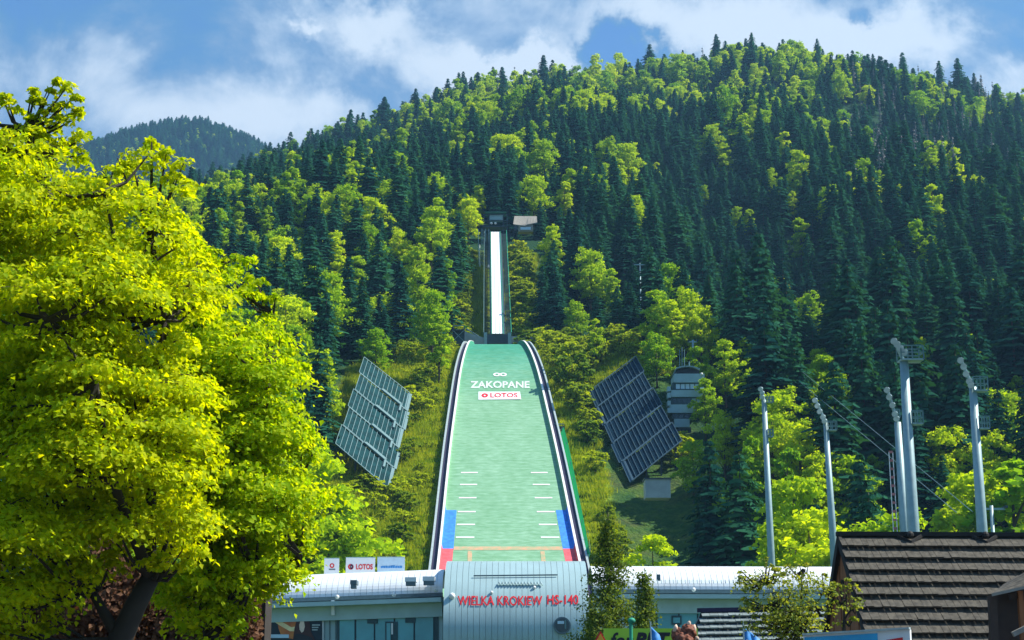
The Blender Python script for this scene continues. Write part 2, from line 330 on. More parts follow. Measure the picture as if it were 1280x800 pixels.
# tree-top line of the mountain, in photo pixels
RX = [-1600, -400, 150, 240, 300, 350, 430, 480, 520, 580, 620, 700, 760, 850, 980, 1100, 1200, 1280, 1700, 2900]
RY = [520, 335, 272, 248, 222, 203, 172, 159, 143, 117, 112, 106, 99, 92, 79, 90, 110, 126, 250, 500]
def tan_el(px, py):
    v = (400-py)/FPX; return (math.sin(PITCH)+v*math.cos(PITCH))/(math.cos(PITCH)-v*math.sin(PITCH))
YR = 1100.
def smooth01(t): t = np.clip(t, 0, 1); return t*t*(3-2*t)
def zt(x, Y):
    x = np.asarray(x, float); Y = np.asarray(Y, float)
    base = TZ(np.clip(Y, 0, 500)); base = np.maximum(base, 0)
    a = x/np.maximum(Y, 300); px = 640+FPX*a*1.03
    py = np.interp(px, RX, RY); H = YR*tan_el(px, py)-9
    s = np.clip((Y-500)/(YR-500), 0, 1)
    z = np.where(Y < 500, base, 143+(H-143)*s)
    over = np.clip(Y-YR, 0, None); z = np.maximum(z-over*.5, 60.)*(Y >= 500)+z*(Y < 500)
    k = smooth01((Y-470)/250)*smooth01((1080-Y)/120)*(Y < 1100)
    nz = 9*np.sin(x/71+1.3)*np.sin(Y/93+.4)+6*np.sin(x/37+Y/61)+4*np.sin(x/23-Y/31+2)
    z = z+nz*k
    ax = axis(Y); dx = x-ax
    side = smooth01((np.abs(dx)-14)/20)
    z = z+side*smooth01((Y-215)/40)*smooth01((700-Y)/200)*(2.2*np.sin(x/13+Y/29)+1.6*np.sin(x/9.-Y/17)+.8)
    # gully to the right of the jump
    g = np.exp(-((x-70-.02*(Y-300))/24)**2)*smooth01((Y-330)/90)*smooth01((860-Y)/160)
    z = z-20*g
    # spur left of the in-run
    z = z+7*np.exp(-((x+55)/30)**2)*smooth01((Y-380)/60)*smooth01((640-Y)/120)
    # the ground falls away beside the trench under the jump
    return np.maximum(z, 0)
def zt1(x, y): return float(zt(np.array([x]), np.array([y]))[0])
def hit(px, py, off=0., y0=215., y1=1100.):
    d = pdir(px, py); Y = np.arange(y0, y1, .5); t = Y/d[1]
    zz = CAMZ+d[2]*t; g = zt(d[0]*t, Y)+off
    i = np.argmax(g >= zz) if (g >= zz).any() else len(Y)-1
    return Vector((d[0]*t[i], Y[i], zz[i]))
CLY = [200, 240, 260, 300, 340, 375, 390, 410, 465, 486, 487]
CLL = [-60, -36, -35, -33, -30, -22, -15, -13, -9, -8, 0]
CLR = [60, 28, 31, 35, 37, 24, 13, 12, 10, 12, 0]
def clear_zone(x, Y):
    ax = axis(Y); l = np.interp(Y, CLY, CLL, left=-60, right=0); r = np.interp(Y, CLY, CLR, left=60, right=0)
    return (x-ax > l) & (x-ax < r) & (Y < 487)

# ------------------------------------------------------------------ ground
def build_ground():
    xs = np.concatenate([np.linspace(-3500, -900, 14), np.linspace(-850, -160, 40), np.linspace(-150, 150, 170), np.linspace(160, 850, 40), np.linspace(900, 3500, 14)])
    ys = np.concatenate([np.linspace(-1500, 0, 10), np.linspace(20, 190, 12), np.linspace(195, 520, 190), np.linspace(525, 1300, 130), np.linspace(1350, 3550, 30)])
    X, Yg = np.meshgrid(xs, ys); Z = zt(X.ravel(), np.maximum(Yg.ravel(), 0)); V = np.stack([X.ravel(), Yg.ravel(), Z], 1)
    nx = len(xs); i, j = np.meshgrid(np.arange(len(ys)-1), np.arange(nx-1), indexing='ij'); a = (i*nx+j).ravel()
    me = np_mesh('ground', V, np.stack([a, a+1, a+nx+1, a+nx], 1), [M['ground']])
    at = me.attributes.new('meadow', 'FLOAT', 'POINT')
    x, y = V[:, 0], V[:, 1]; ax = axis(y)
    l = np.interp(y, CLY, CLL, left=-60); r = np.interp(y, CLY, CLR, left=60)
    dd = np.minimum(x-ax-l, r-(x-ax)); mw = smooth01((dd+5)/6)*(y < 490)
    mw = np.where((x-ax > 18.5) & (y < 335), mw*.22, mw)  # tree shade put into the ground colour here, over deeper green grass
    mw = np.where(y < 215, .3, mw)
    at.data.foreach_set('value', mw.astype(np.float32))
    me.polygons.foreach_set('use_smooth', [True]*len(me.polygons))
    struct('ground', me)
    b = MB().box((0, 55, .03), (120, 110, .06)); struct('plaza_paving', b.mesh('plaza_paving', M['asphalt']))
    # distant ridge
    xs = np.linspace(-2300, 1500, 150); ys = np.linspace(1800, 3400, 70); X, Yg = np.meshgrid(xs, ys)
    Z = zfar(X.ravel(), Yg.ravel()); V = np.stack([X.ravel(), Yg.ravel(), Z], 1); nx = len(xs)
    i, j = np.meshgrid(np.arange(len(ys)-1), np.arange(nx-1), indexing='ij'); a = (i*nx+j).ravel()
    me = np_mesh('distant_hill', V, np.stack([a, a+1, a+nx+1, a+nx], 1), [M['ground']]); struct('distant_hill', me)
def zfar(x, Y):
    px = 640+FPX*x/2500*1.03
    py = np.interp(px, [-1500, -300, 0, 80, 110, 135, 200, 235, 262, 300, 332, 400, 520, 1000, 2000], [430, 260, 205, 190, 184, 177, 166, 165, 175, 188, 204, 226, 262, 400, 600])
    H = 2500*tan_el(px, py)-14
    s = (Y-2500)/620
    z = H*np.exp(-s*s)+14*np.sin(x/90+1)*np.sin(Y/120)*np.exp(-((Y-2250)/180)**2)
    # a lower shoulder in front
    px2 = 640+FPX*x/2050*1.03
    py2 = np.interp(px2, [-1500, 0, 200, 260, 340, 600, 2000], [500, 250, 222, 214, 226, 330, 700]); H2 = 2050*tan_el(px2, py2)-14
    return np.maximum(np.maximum(z, H2*np.exp(-((Y-2050)/200)**2)), 40)
build_ground()

# ------------------------------------------------------------------ forest tree prototypes
def cards(ctr, nrm, size, asp=1., r=rng):
    """one quad per centre, facing nrm, random spin"""
    n = len(ctr); nrm = nrm/np.maximum(np.linalg.norm(nrm, axis=1, keepdims=True), 1e-6)
    t = r.normal(size=(n, 3)); a = np.cross(nrm, t); a /= np.maximum(np.linalg.norm(a, axis=1, keepdims=True), 1e-6); b = np.cross(nrm, a)
    s = size.reshape(-1, 1)
    # uneven four-sided leaf clump, bent along the diagonal
    k = r.uniform(.6, 1.1, (4, n, 1))
    V = np.stack([ctr-a*s*k[0], ctr-b*s*asp*k[1]+nrm*s*.25, ctr+a*s*k[2], ctr+b*s*asp*k[3]+nrm*s*.25], 1).reshape(-1, 3)
    return V, np.arange(4*n).reshape(n, 4)
def spruce_crown(r, H=22., Rm=3.3, tiers=34, nb=12, sparse=0.):
    V = []; F = []; b0 = 0
    z0 = H*r.uniform(.08, .18)
    for i in range(tiers):
        t = (i+r.uniform(-.3, .3))/tiers; z = z0+(H-z0)*t
        rad = Rm*(1-t)**.72*(1-.35*max(0, .25-t)/.25)*r.uniform(.72, 1.18)+.16
        n = max(4, int(nb*(.45+.55*(1-t))))
        ph = r.uniform(0, 6.28)
        for k in range(n):
            if r.random() < sparse: continue
            a = ph+6.283*k/n+r.uniform(-.2, .2); L = rad*r.uniform(.55, 1.2)
            d = np.array([math.cos(a), math.sin(a), 0]); s = np.array([-d[1], d[0], 0])
            droop = -.34*L+.25*t*L; w = .16*L+.16
            p0 = np.array([0, 0, z]); p1 = p0+d*L*.55+np.array([0, 0, droop*.35]); p2 = p0+d*L+np.array([0, 0, droop])
            vs = [p0-s*.05, p1-s*w+[0, 0, -.28*w], p2, p1+s*w+[0, 0, -.28*w]]
            V += vs; F.append([b0, b0+1, b0+2, b0+3]); b0 += 4
            # side sprays and hanging twigs
            for q in (.45, .72, .92):
                m = p0+(p1-p0)*min(q/.55, 1) if q < .55 else p1+(p2-p1)*((q-.55)/.45)
                for sg in (-1, 1):
                    if r.random() < .15: continue
                    e = m+s*sg*w*r.uniform(.9, 1.7)+d*L*r.uniform(.05, .18)+np.array([0, 0, -r.uniform(.15, .5)])
                    h = m+d*L*.10+np.array([0, 0, -r.uniform(.25, .6)])
                    V += [m, e, e+d*.12+np.array([0, 0, -.2]), h]; F.append([b0, b0+1, b0+2, b0+3]); b0 += 4
    return np.array(V), np.array(F)
def leafy_crown(r, H=18., W=5.2, nl=11, nleaf=5200, leaf=.34, low=.28):
    g = np.random.default_rng(r.randrange(1 << 30)); lobes = []
    for i in range(nl):
        t = (i+.5)/nl; z = H*(low+(.93-low)*t); rr = W*math.sin(math.pi*min(.98, .18+.72*t))*r.uniform(.35, .75)
        a = i*2.4+r.uniform(-.5, .5); lr = W*r.uniform(.30, .48)*(1.15-.45*t)
        lobes.append((rr*math.cos(a), rr*math.sin(a), z, lr))
    lobes.append((0, 0, H*.6, W*.55)); lobes.append((r.uniform(-.6, .6), r.uniform(-.6, .6), H-W*.35, W*.32))
    V = []; F = []; b = 0; tot = sum(l[3]**2 for l in lobes)
    for (x, y, z, lr) in lobes:
        n = int(nleaf*lr*lr/tot); nc = max(5, int(n/26))
        # clumps on the lobe's shell, leaves round each clump
        cd = g.normal(size=(nc, 3)); cd[:, 2] = np.abs(cd[:, 2])*1.1-.45; cd /= np.linalg.norm(cd, axis=1, keepdims=True)
        cc = np.array([x, y, z])+cd*lr*g.uniform(.6, 1.12, (nc, 1))*np.array([1, 1, .85])
        idx = g.integers(0, nc, n); sp = g.normal(size=(n, 3))*np.array([.34, .34, .2])*W*.16*1.2
        ctr = cc[idx]+sp; nr = cd[idx]*.7+g.normal(size=(n, 3))*.7+np.array([0, 0, .35])
        v, f = cards(ctr, nr, g.uniform(.55, 1.25, n)*leaf, .8, g); V.append(v); F.append(f+b); b += len(v)
    return np.concatenate(V), np.concatenate(F), lobes
def trunk_mb(H, r0, bend=0., lobes=None, top=.9):
    mb = MB(); mb.tube([(0, 0, -1.5), (bend*.4, 0, H*.3), (bend*.2, bend*.3, H*.6), (0, 0, H*top)], [r0*1.15, r0*.85, r0*.5, r0*.12], 7)
    if lobes:
        for (x, y, z, lr) in lobes[:8]:
            mb.tube([(0, 0, max(H*.2, z-lr*1.6)), (x*.5, y*.5, z-lr*.7), (x, y, z)], [r0*.42, r0*.26, r0*.1], 5, False)
    return mb
def join_arrays(cv, cf, tb):
    # crown quads + trunk tube (quads only) in one two-material mesh
    tv = np.array(tb.v); tf = np.array([f for f in tb.f if len(f) == 4])
    return np.concatenate([cv, tv]), np.concatenate([cf, tf+len(cv)]), np.concatenate([np.zeros(len(cf)), np.ones(len(tf))])
def protos(kind, n, coll, crown_mat, trunk_mat, fn):
    col = bpy.data.collections.new(coll); out = []
    for i in range(n):
        r = random.Random(hash((len(coll), i, 11)) & 0xffff)
        cv, cf, tb = fn(r, i)
        cm = np_mesh(kind+'_crown', cv, cf, [M[crown_mat]]); tm = tb.mesh(kind+'_trunk', M[trunk_mat], smooth=True)
        v, f, mi = join_arrays(cv, cf, tb); jm = np_mesh(kind+'_whole', v, f, [M[crown_mat], M[trunk_mat]], mi)
        o = bpy.data.objects.new('%s_%02d' % (coll, i), jm); col.objects.link(o); out.append((cm, tm))
    return out, col
def f_spruce(r, i):
    H = 22; cv, cf = spruce_crown(r, H, [5.2, 4.4, 6.0, 5.0, 4.0][i % 5], [30, 32, 28, 34, 30][i % 5], 13, [.0, .08, .05, .12, .2][i % 5])
    return cv, cf, trunk_mb(H, .28, 0, None, .97)
def f_leafy(r, i):
    H = [18, 17, 19, 16, 18, 17][i % 6]; W = [5.0, 5.8, 4.2, 5.4, 4.6, 3.6][i % 6]
    cv, cf, lobes = leafy_crown(r, H, W, [11, 13, 10, 12, 11, 9][i % 6], 6500, .30)
    return cv, cf, trunk_mb(H, .26, r.uniform(-.6, .6), lobes)
def f_snag(r, i):
    H = 20; cv, cf = spruce_crown(r, H, 1.1, 16, 5, .35); return cv, cf, trunk_mb(H, .26, r.uniform(-.3, .3), None, .98)
def f_shrub(r, i):
    cv, cf, lobes = leafy_crown(r, 3.0, 1.6, 6, 900, .2, .15); return cv, cf, trunk_mb(3., .06, .1, lobes[:4])
def f_tuft(r, i):
    g = np.random.default_rng(i+5); n = 60; p = g.normal(size=(n, 3))*[.7, .7, 0]; d = g.normal(size=(n, 3))*[.25, .25, 0]+[0, 0, g.uniform(.45, .8)]
    s = np.cross(d, g.normal(size=(n, 3))); s /= np.linalg.norm(s, axis=1, keepdims=True); s *= .06
    V = np.stack([p-s-[0, 0, .1], p+s-[0, 0, .1], p+d*1.0+s*.3, p+d*1.0-s*.3], 1).reshape(-1, 3)
    tb = MB().bar((0, 0, -.1), (0, 0, .05), .02); return V, np.arange(4*n).reshape(n, 4), tb
SP, SPC = protos('spruce', 5, 'spruce_kinds', 'spruce', 'bark', f_spruce)
LP, LPC = protos('beech', 6, 'beech_kinds', 'beech', 'bark', f_leafy)
SN, SNC = protos('bare_spruce', 3, 'bare_kinds', 'snag', 'snag', f_snag)
SH, SHC = protos('shrub', 4, 'shrub_kinds', 'shrub', 'bark', f_shrub)
TU, TUC = protos('tuft', 3, 'tuft_kinds', 'grass', 'bark', f_tuft)

def scatter(name, coll, pts, rot, sc, idx):
    """one stuff object: geometry-node instances of a prototype collection on a point mesh"""
    me = bpy.data.meshes.new(name); me.vertices.add(len(pts)); me.vertices.foreach_set('co', np.asarray(pts, np.float32).ravel())
    for nm, tp, dat in (('rot', 'FLOAT', rot), ('idx', 'INT', idx)):
        at = me.attributes.new(nm, tp, 'POINT'); at.data.foreach_set('value', np.asarray(dat, np.float32 if tp == 'FLOAT' else np.int32))
    at = me.attributes.new('scl', 'FLOAT_VECTOR', 'POINT'); at.data.foreach_set('vector', np.asarray(sc, np.float32).ravel())
    o = link(name, me); o['kind'] = 'stuff'
    ng = bpy.data.node_groups.new(name+'_nodes', 'GeometryNodeTree')
    ng.interface.new_socket('Geometry', in_out='INPUT', socket_type='NodeSocketGeometry'); ng.interface.new_socket('Geometry', in_out='OUTPUT', socket_type='NodeSocketGeometry')
    N = ng.nodes; L = ng.links
    gi = N.new('NodeGroupInput'); go = N.new('NodeGroupOutput'); ip = N.new('GeometryNodeInstanceOnPoints'); ci = N.new('GeometryNodeCollectionInfo')
    ci.inputs[0].default_value = coll; ci.inputs['Separate Children'].default_value = True; ci.inputs['Reset Children'].default_value = True
    def attr(nm, t):
        n = N.new('GeometryNodeInputNamedAttribute'); n.data_type = t; n.inputs[0].default_value = nm
        return [q for q in n.outputs if q.enabled and q.name == 'Attribute'][0]
    cx = N.new('ShaderNodeCombineXYZ'); L.new(attr('rot', 'FLOAT'), cx.inputs[2]); er = N.new('FunctionNodeEulerToRotation'); L.new(cx.outputs[0], er.inputs[0])
    L.new(gi.outputs[0], ip.inputs['Points']); L.new(ci.outputs[0], ip.inputs['Instance']); ip.inputs['Pick Instance'].default_value = True
    L.new(attr('idx', 'INT'), ip.inputs['Instance Index']); L.new(er.outputs[0], ip.inputs['Rotation']); L.new(attr('scl', 'FLOAT_VECTOR'), ip.inputs['Scale'])
    L.new(ip.outputs[0], go.inputs[0])
    md = o.modifiers.new('scatter', 'NODES'); md.node_group = ng
    return o

# crowns that stand out in the photograph: (px, py of the crown's middle, height in px)
BRIGHT = [(600,128,52),(640,140,30),(735,118,50),(760,112,50),(788,112,40),(820,118,40),(850,100,46),(880,98,46),(905,140,60),(890,168,36),(975,92,58),(1050,110,46),(905,190,34),
 (1000,292,52),(975,350,40),(1012,385,56),(990,392,40),(1022,432,58),(1105,320,40),(935,265,36),(920,258,30),(785,198,44),(775,212,36),(680,205,58),(672,190,40),(705,240,46),(866,262,26),
 (738,340,66),(765,352,50),(720,372,46),(690,305,56),(745,392,40),(822,374,60),(875,398,64),(840,392,60),(820,410,54),(905,440,66),(935,460,60),(965,545,100),(905,520,66),(940,590,90),(1000,560,96),(1020,600,90),(985,600,100),
 (540,300,70),(522,330,60),(560,340,50),(585,260,50),(598,240,40),(432,350,56),(447,372,50),(500,290,44),(335,265,40),(330,205,28),(350,280,34),(300,270,34),(420,325,34),(540,385,70),(550,410,60),
 (470,400,40),(460,195,34),(510,215,40),(565,190,36),(375,280,30),(400,300,36),(425,165,24),(480,170,26),(530,150,34),(560,150,40),
 (1255,525,90),(1270,480,60),(1205,610,80),(1245,590,100),(1180,625,60),(1212,415,40),(1120,432,40),(1100,222,36),(1085,216,30),(1140,205,30),(1225,218,30),(1060,212,26),(975,222,32),(990,240,28),
 (1190,250,24),(1150,420,36),(1085,640,70),(1120,650,50),(980,640,80),(900,600,60),(865,540,60),(880,470,50),(820,200,26),(650,225,26),(1010,150,30),(1240,150,26),(1040,180,30),(880,230,24),(1090,560,50),(870,430,40)]
MARKS = [(572,415,'the left scaffold platform'),(465,525,'the left panel array'),(620,350,'the white in-run'),(655,280,'the start cabin'),(790,525,'the blue-black panel array'),(858,490,'the judges tower'),
 (801,345,'the slim lift pylon'),(957,560,'the leftmost floodlight mast'),(1035,570,'the slender floodlight mast'),(1125,500,'the tallest floodlight mast'),(1220,540,'the rightmost floodlight mast'),(960,410,'the lift cable top'),
 (1100,570,'the lower lift cables'),(1240,640,'the pale lift pylon'),(400,430,'the second large leafy tree'),(330,330,'the second large tree top'),(1180,660,'the shingled roof ridge'),(440,640,'the sponsor boards'),(770,640,'the tall young larch'),
 (880,640,'the white wing roof'),(700,330,'the shaded slope beside the in-run'),(540,330,'the rough bank beside the in-run'),(1040,440,'the round bright crown'),(1250,420,'the right edge of the view'),(930,300,'the dark gully')]
def plant_forest():
    sp = 6.2; items = []     # x, y, kind, h
    Y = 236.
    while Y < 1125:
        step = 6.6+.0026*(Y-236); xm = .40*Y+40; xs = np.arange(-xm, xm, step)
        xs = xs+rng.uniform(-.42, .42, len(xs))*step; ys = Y+rng.uniform(-.45, .45, len(xs))*step
        keep = ~clear_zone(xs, ys)
        for x, y in zip(xs[keep], ys[keep]): items.append([x, y])
        Y += step*.92
    A = np.array(items); z = zt(A[:, 0], A[:, 1])
    px, py = proj(A[:, 0], A[:, 1], z+12)
    # share of broadleaved trees, in large patches
    p = .07+.22*(np.sin(A[:, 0]/38+1.1)*np.sin(A[:, 1]/47+.6) > .45)
    p = np.where(px < 620, p*1.5, p); p = np.where((py < 150) & (px < 1060) & (px > 540), .42, p); p = np.where((px > 690) & (py > 150), p*.42, p)
    p = np.where((A[:, 1] < 300) & (px > 880), .16, p); p = np.where((A[:, 1] < 330) & (px < 520), .5, p)
    leafy = rng.random(len(A)) < p
    h = np.where(leafy, rng.uniform(.85, 1.3, len(A)), rng.uniform(.5, 1.0, len(A))+.38*rng.random(len(A))**3)
    h = np.where(A[:, 1] > 1000, h*rng.uniform(.9, 1.5, len(A)), h); h = np.where((~leafy) & (px > 1030) & (A[:, 1] < 360), h*1.3, h)
    h = np.where((~leafy) & (px > 840) & (px < 960) & (A[:, 1] < 345), h*1.4, h)
    keep = np.ones(len(A), bool); extra = []
    # the shady gully holds only spruce
    gul = (np.abs(A[:, 0]-70-.02*(A[:, 1]-300)) < 24) & (A[:, 1] > 360) & (A[:, 1] < 800); leafy &= ~gul
    # open shade around the jump's judges' tower and panels: nothing in their way
    for (bx, by, bh) in BRIGHT:
        q = hit(bx, by, 13.)
        hm = bh*q.y/FPX*1.5; s = float(np.clip(hm/18, .7, 1.5))
        dx = np.abs(A[:, 0]-q.x); dy = A[:, 1]-q.y
        keep &= ~((dx < 4.2*s+1) & (dy > -24*s) & (dy < 5))
        extra.append((q.x, q.y, s))
    for (x0, x1, yy0, yy1, Yn) in [(738, 856, 440, 612, 345), (835, 884, 440, 536, 318), (415, 520, 436, 606, 345), (590, 690, 262, 300, 500), (792, 806, 325, 345, 440), (566, 600, 405, 430, 400)]:
        tx, ty = proj(A[:, 0], A[:, 1], z+20*h)
        keep &= ~((tx > x0-6) & (tx < x1+6) & (ty < yy1) & (A[:, 1] < Yn))
    A, z, leafy, h = A[keep], z[keep], leafy[keep], h[keep]
    E = np.array(extra); A = np.vstack([A, E[:, :2]]); z = np.concatenate([z, zt(E[:, 0], E[:, 1])]); leafy = np.concatenate([leafy, np.ones(len(E), bool)]); h = np.concatenate([h, E[:, 2]])
    px, py = proj(A[:, 0], A[:, 1], z+12)
    ridge = A[:, 1] > 1010
    snag = (~leafy) & (((px > 1050) & (py < 230) & (rng.random(len(A)) < .35)) | (ridge & (rng.random(len(A)) < .22)))
    n = len(A); rot = rng.uniform(0, 6.28, n); w = h*rng.uniform(.85, 1.15, n)
    inview = (px > 235) & (px < 1290) & (py > 10) & (py < 790)
    single = np.zeros(n, bool)
    for kind in (leafy, (~leafy) & (~snag)):
        ii = np.where(kind & inview)[0]; ii = ii[np.argsort(A[ii, 1]/h[ii])][:285]; single[ii] = True
    for k, i in enumerate(np.where(single)[0]):
        lf = bool(leafy[i]); pr = (LP if lf else SP); v = i % len(pr); cm, tm = pr[v]
        x, y = A[i]; u, w_ = px[i], py[i]
        lm = min(MARKS, key=lambda m: math.hypot(m[0]-u, m[1]-w_)); du, dv = u-lm[0], w_-lm[1]
        side = ('right of' if du > 0 else 'left of') if abs(du) > abs(dv) else ('below' if dv > 0 else 'above')
        side = ('close ' if math.hypot(du, dv) < 45 else 'well ')+side
        size = 'tall' if h[i] > (1.08 if lf else .88) else 'short' if h[i] < (.95 if lf else .68) else 'middle-sized'
        shape = (['full', 'spreading', 'upright', 'wide', 'oval', 'narrow'] if lf else ['dense', 'slim', 'broad', 'shaggy', 'sparse'])[v]
        nm = 'beech_tree' if lf else 'spruce_tree'
        lab = '%s %s %s, %s %s' % (size, shape, 'bright broadleaved tree' if lf else 'dark green spruce', side, lm[2]); gr = ('broadleaved trees' if lf else 'spruces')+' near '+lm[2]
        t = thing(nm, lab, 'tree', (x, y, z[i]), gr)
        t.rotation_euler = (0, 0, rot[i]); t.scale = (w[i], w[i], h[i])
        link('trunk', tm, t); link('crown', cm, t)
    for nm, kind, col, npr in (('spruce_forest', (~leafy) & (~snag), SPC, 5), ('beech_forest', leafy, LPC, 6), ('bare_spruce_forest', snag, SNC, 3)):
        ii = np.where(kind & ~single)[0]
        scatter(nm, col, np.stack([A[ii, 0], A[ii, 1], z[ii]], 1), rot[ii], np.stack([w[ii], w[ii], h[ii]], 1), ii % npr)
    # distant ridge
    n = 7000; x = rng.uniform(-1350, 350, n*2); y = rng.uniform(1850, 2560, n*2); ppx, _ = proj(x, y, zfar(x, y)); ok = (ppx > -60) & (ppx < 460); x, y = x[ok], y[ok]
    s = rng.uniform(.7, 1.25, len(x)); scatter('distant_forest', SPC, np.stack([x, y, zfar(x, y)], 1), rng.uniform(0, 6, len(x)), np.stack([s*1.25, s*1.25, s], 1), np.arange(len(x)) % 5)
    lf = rng.random(len(x)) < .1; x, y = x[lf]+3, y[lf]+3; s = rng.uniform(.7, 1.1, len(x))
    scatter('distant_broadleaved_forest', LPC, np.stack([x, y, zfar(x, y)], 1), rng.uniform(0, 6, len(x)), np.stack([s, s, s], 1), np.arange(len(x)) % 6)
plant_forest()

# meadow: shrubs and grass tufts beside the landing hill
def plant_meadow():
    n = 9000; Y = rng.uniform(222, 486, n); l = np.interp(Y, CLY, CLL); r = np.interp(Y, CLY, CLR); ax = axis(Y)
    x = ax+l+(r-l)*rng.random(n); wj = np.where(Y < 386, LW(np.clip(Y, 200, 385))+3.4, 4.4)
    ok = (np.abs(x-ax) > wj) & ~((x > ax) & (Y < 326) & (x-ax < wj+3.4))
    # most shrubs along the right side and in loose drifts
    dr = np.sin(x/5.5+.7)*np.sin(Y/9+x/11)
    p = np.where(x > ax, .8, .30)+.45*(dr > .2); p = np.where((Y < 300) & (x > 19), .03, p)
    p = np.where((Y > 388), p*1.4, p)
    q = np.array([proj(a, b, c+2) for a, b, c in zip(x, Y, zt(x, Y))])
    arr = ((q[:, 0] > 738) & (q[:, 0] < 850) & (q[:, 1] > 447) & (q[:, 1] < 640) & (Y < 345)) | ((q[:, 0] > 425) & (q[:, 0] < 505) & (q[:, 1] > 455) & (q[:, 1] < 596) & (Y < 345)) | ((q[:, 0] > 836) & (q[:, 0] < 880) & (q[:, 1] > 460) & (q[:, 1] < 530))
    b = ok & (rng.random(n) < p*.5) & ~arr; s = rng.uniform(.45, 1.35, n)*np.clip((np.abs(x-ax)-wj)/5+.35, .4, 1)*np.where((x > ax) & (rng.random(n) < .3), 1.5, 1.)
    band = (x-ax > wj+3.2) & (x-ax < 17.5) & (Y > 236) & (Y < 350); b = b | (band & (rng.random(n) < .42)); s = np.where(band, s*rng.uniform(.8, 1.5, n), s)
    scatter('hillside_shrubs', SHC, np.stack([x, Y, zt(x, Y)-.1], 1)[b], rng.uniform(0, 6, n)[b], np.stack([s*1.2, s*1.2, s], 1)[b], np.arange(n)[b] % 4)
    n = 30000; Y = rng.uniform(222, 486, n); l = np.interp(Y, CLY, CLL)-2; r = np.interp(Y, CLY, CLR)+2; ax = axis(Y); x = ax+l+(r-l)*rng.random(n)
    wj = np.where(Y < 386, LW(np.clip(Y, 200, 385))+2.9, 2.6); ok = (np.abs(x-ax) > wj) & ~((x-ax > 18.5) & (Y < 335)); s = rng.uniform(.5, 1.3, n)
    scatter('meadow_grass', TUC, np.stack([x, Y, zt(x, Y)], 1)[ok], rng.uniform(0, 6, n)[ok], np.stack([s, s, s], 1)[ok], np.arange(n)[ok] % 3)
plant_meadow()

# ------------------------------------------------------------------ lettering
def glyphs(txt, size=1., bold=.0, extrude=0., shear=0.):
    """list of (verts2d, faces) per character, laid out along x"""
    cu = bpy.data.curves.new('lettering', 'FONT'); cu.body = txt; cu.size = size; cu.offset = bold; cu.shear = shear; cu.resolution_u = 3
    o = bpy.data.objects.new('lettering', cu); C.objects.link(o)
    bpy.context.view_layer.update(); me = bpy.data.meshes.new_from_object(o.evaluated_get(bpy.context.evaluated_depsgraph_get()))
    V = [tuple(v.co)[:2] for v in me.vertices]; F = [tuple(p.vertices) for p in me.polygons]
    bpy.data.objects.remove(o); bpy.data.curves.remove(cu); bpy.data.meshes.remove(me)
    xs = [v[0] for v in V]; ys = [v[1] for v in V]
    return V, F, (min(xs), max(xs), min(ys), max(ys))
def split_islands(V, F):
    par = list(range(len(V)))
    def find(a):
        while par[a] != a: par[a] = par[par[a]]; a = par[a]
        return a
    for f in F:
        for a in f[1:]: par[find(a)] = find(f[0])
    g = {}
    for f in F: g.setdefault(find(f[0]), []).append(f)
    out = []
    for fs in g.values():
        ids = sorted({i for f in fs for i in f}); mp = {i: k for k, i in enumerate(ids)}
        out.append(([V[i] for i in ids], [tuple(mp[i] for i in f) for f in fs]))
    return sorted(out, key=lambda q: min(v[0] for v in q[0]))
def letters(root, txt, m, x0, x1, y0, y1, fn, depth=.0, bold=.01, shear=0., single=True, name='letter'):
    """map text so its box fills u in x0..x1, v in y0..y1, fn(u, v, d) -> world point"""
    V, F, (a, b, c, d) = glyphs(txt, 1., bold, shear=shear)
    V = [(x0+(x-a)/(b-a)*(x1-x0), y0+(y-c)/(d-c)*(y1-y0)) for x, y in V]
    for vs, fs in (split_islands(V, F) if single else [(V, F)]):
        mb = MB(); n = len(vs); top = [fn(u, v, depth) for u, v in vs]
        if depth > .015:
            bot = [fn(u, v, 0.) for u, v in vs]; ed = {}
            for f in fs:
                for i in range(len(f)):
                    e = (f[i], f[(i+1) % len(f)]); k = (min(e), max(e)); ed[k] = None if k in ed else e
            sides = [(e[1], e[0], e[0]+n, e[1]+n) for e in ed.values() if e]
            mb.add(top+bot, fs+sides)
        else: mb.add(top, fs)
        part(name, mb, m, root)

# ------------------------------------------------------------------ the landing hill
def lp(Y, s, h=0.):
    """point on the landing surface: s metres right of its axis, h above"""
    return Vector((axis(Y)+s, Y, float(LZ(np.array([Y]))[0])+h))
def lw(Y): return float(LW(np.array([Y]))[0])
def land_Y(py):
    for Y in np.arange(200, 385, .1):
        if proj(0, Y, float(LZ(np.array([Y]))[0]))[1] <= py: return float(Y)
    return 385.
def strip(Ys, fa, fb, ha, hb, th=0.):
    mb = MB(); vs = []; fs = []
    for Y in Ys: vs += [lp(Y, fa(Y), ha), lp(Y, fb(Y), hb)]
    for i in range(len(Ys)-1): fs.append((2*i, 2*i+1, 2*i+3, 2*i+2))
    return mb.add(vs, fs)
def boxstrip(Ys, fa, fb, h0, h1):
    """closed long box following the slope between offsets fa..fb and heights h0..h1"""
    mb = MB(); vs = []; fs = []; n = len(Ys)
    for Y in Ys: vs += [lp(Y, fa(Y), h0), lp(Y, fb(Y), h0), lp(Y, fb(Y), h1), lp(Y, fa(Y), h1)]
    for i in range(n-1):
        for k in range(4): a = 4*i+k; b = 4*i+(k+1) % 4; fs.append((a, b, b+4, a+4))
    fs += [(3, 2, 1, 0), tuple(4*(n-1)+k for k in range(4))]
    return mb.add(vs, fs)
hill = thing('landing_hill', 'long green landing slope of the ski jump with white-railed edges', 'ski jump', lp(205, 0, 0))
Yall = list(np.arange(200, 386, 3.))
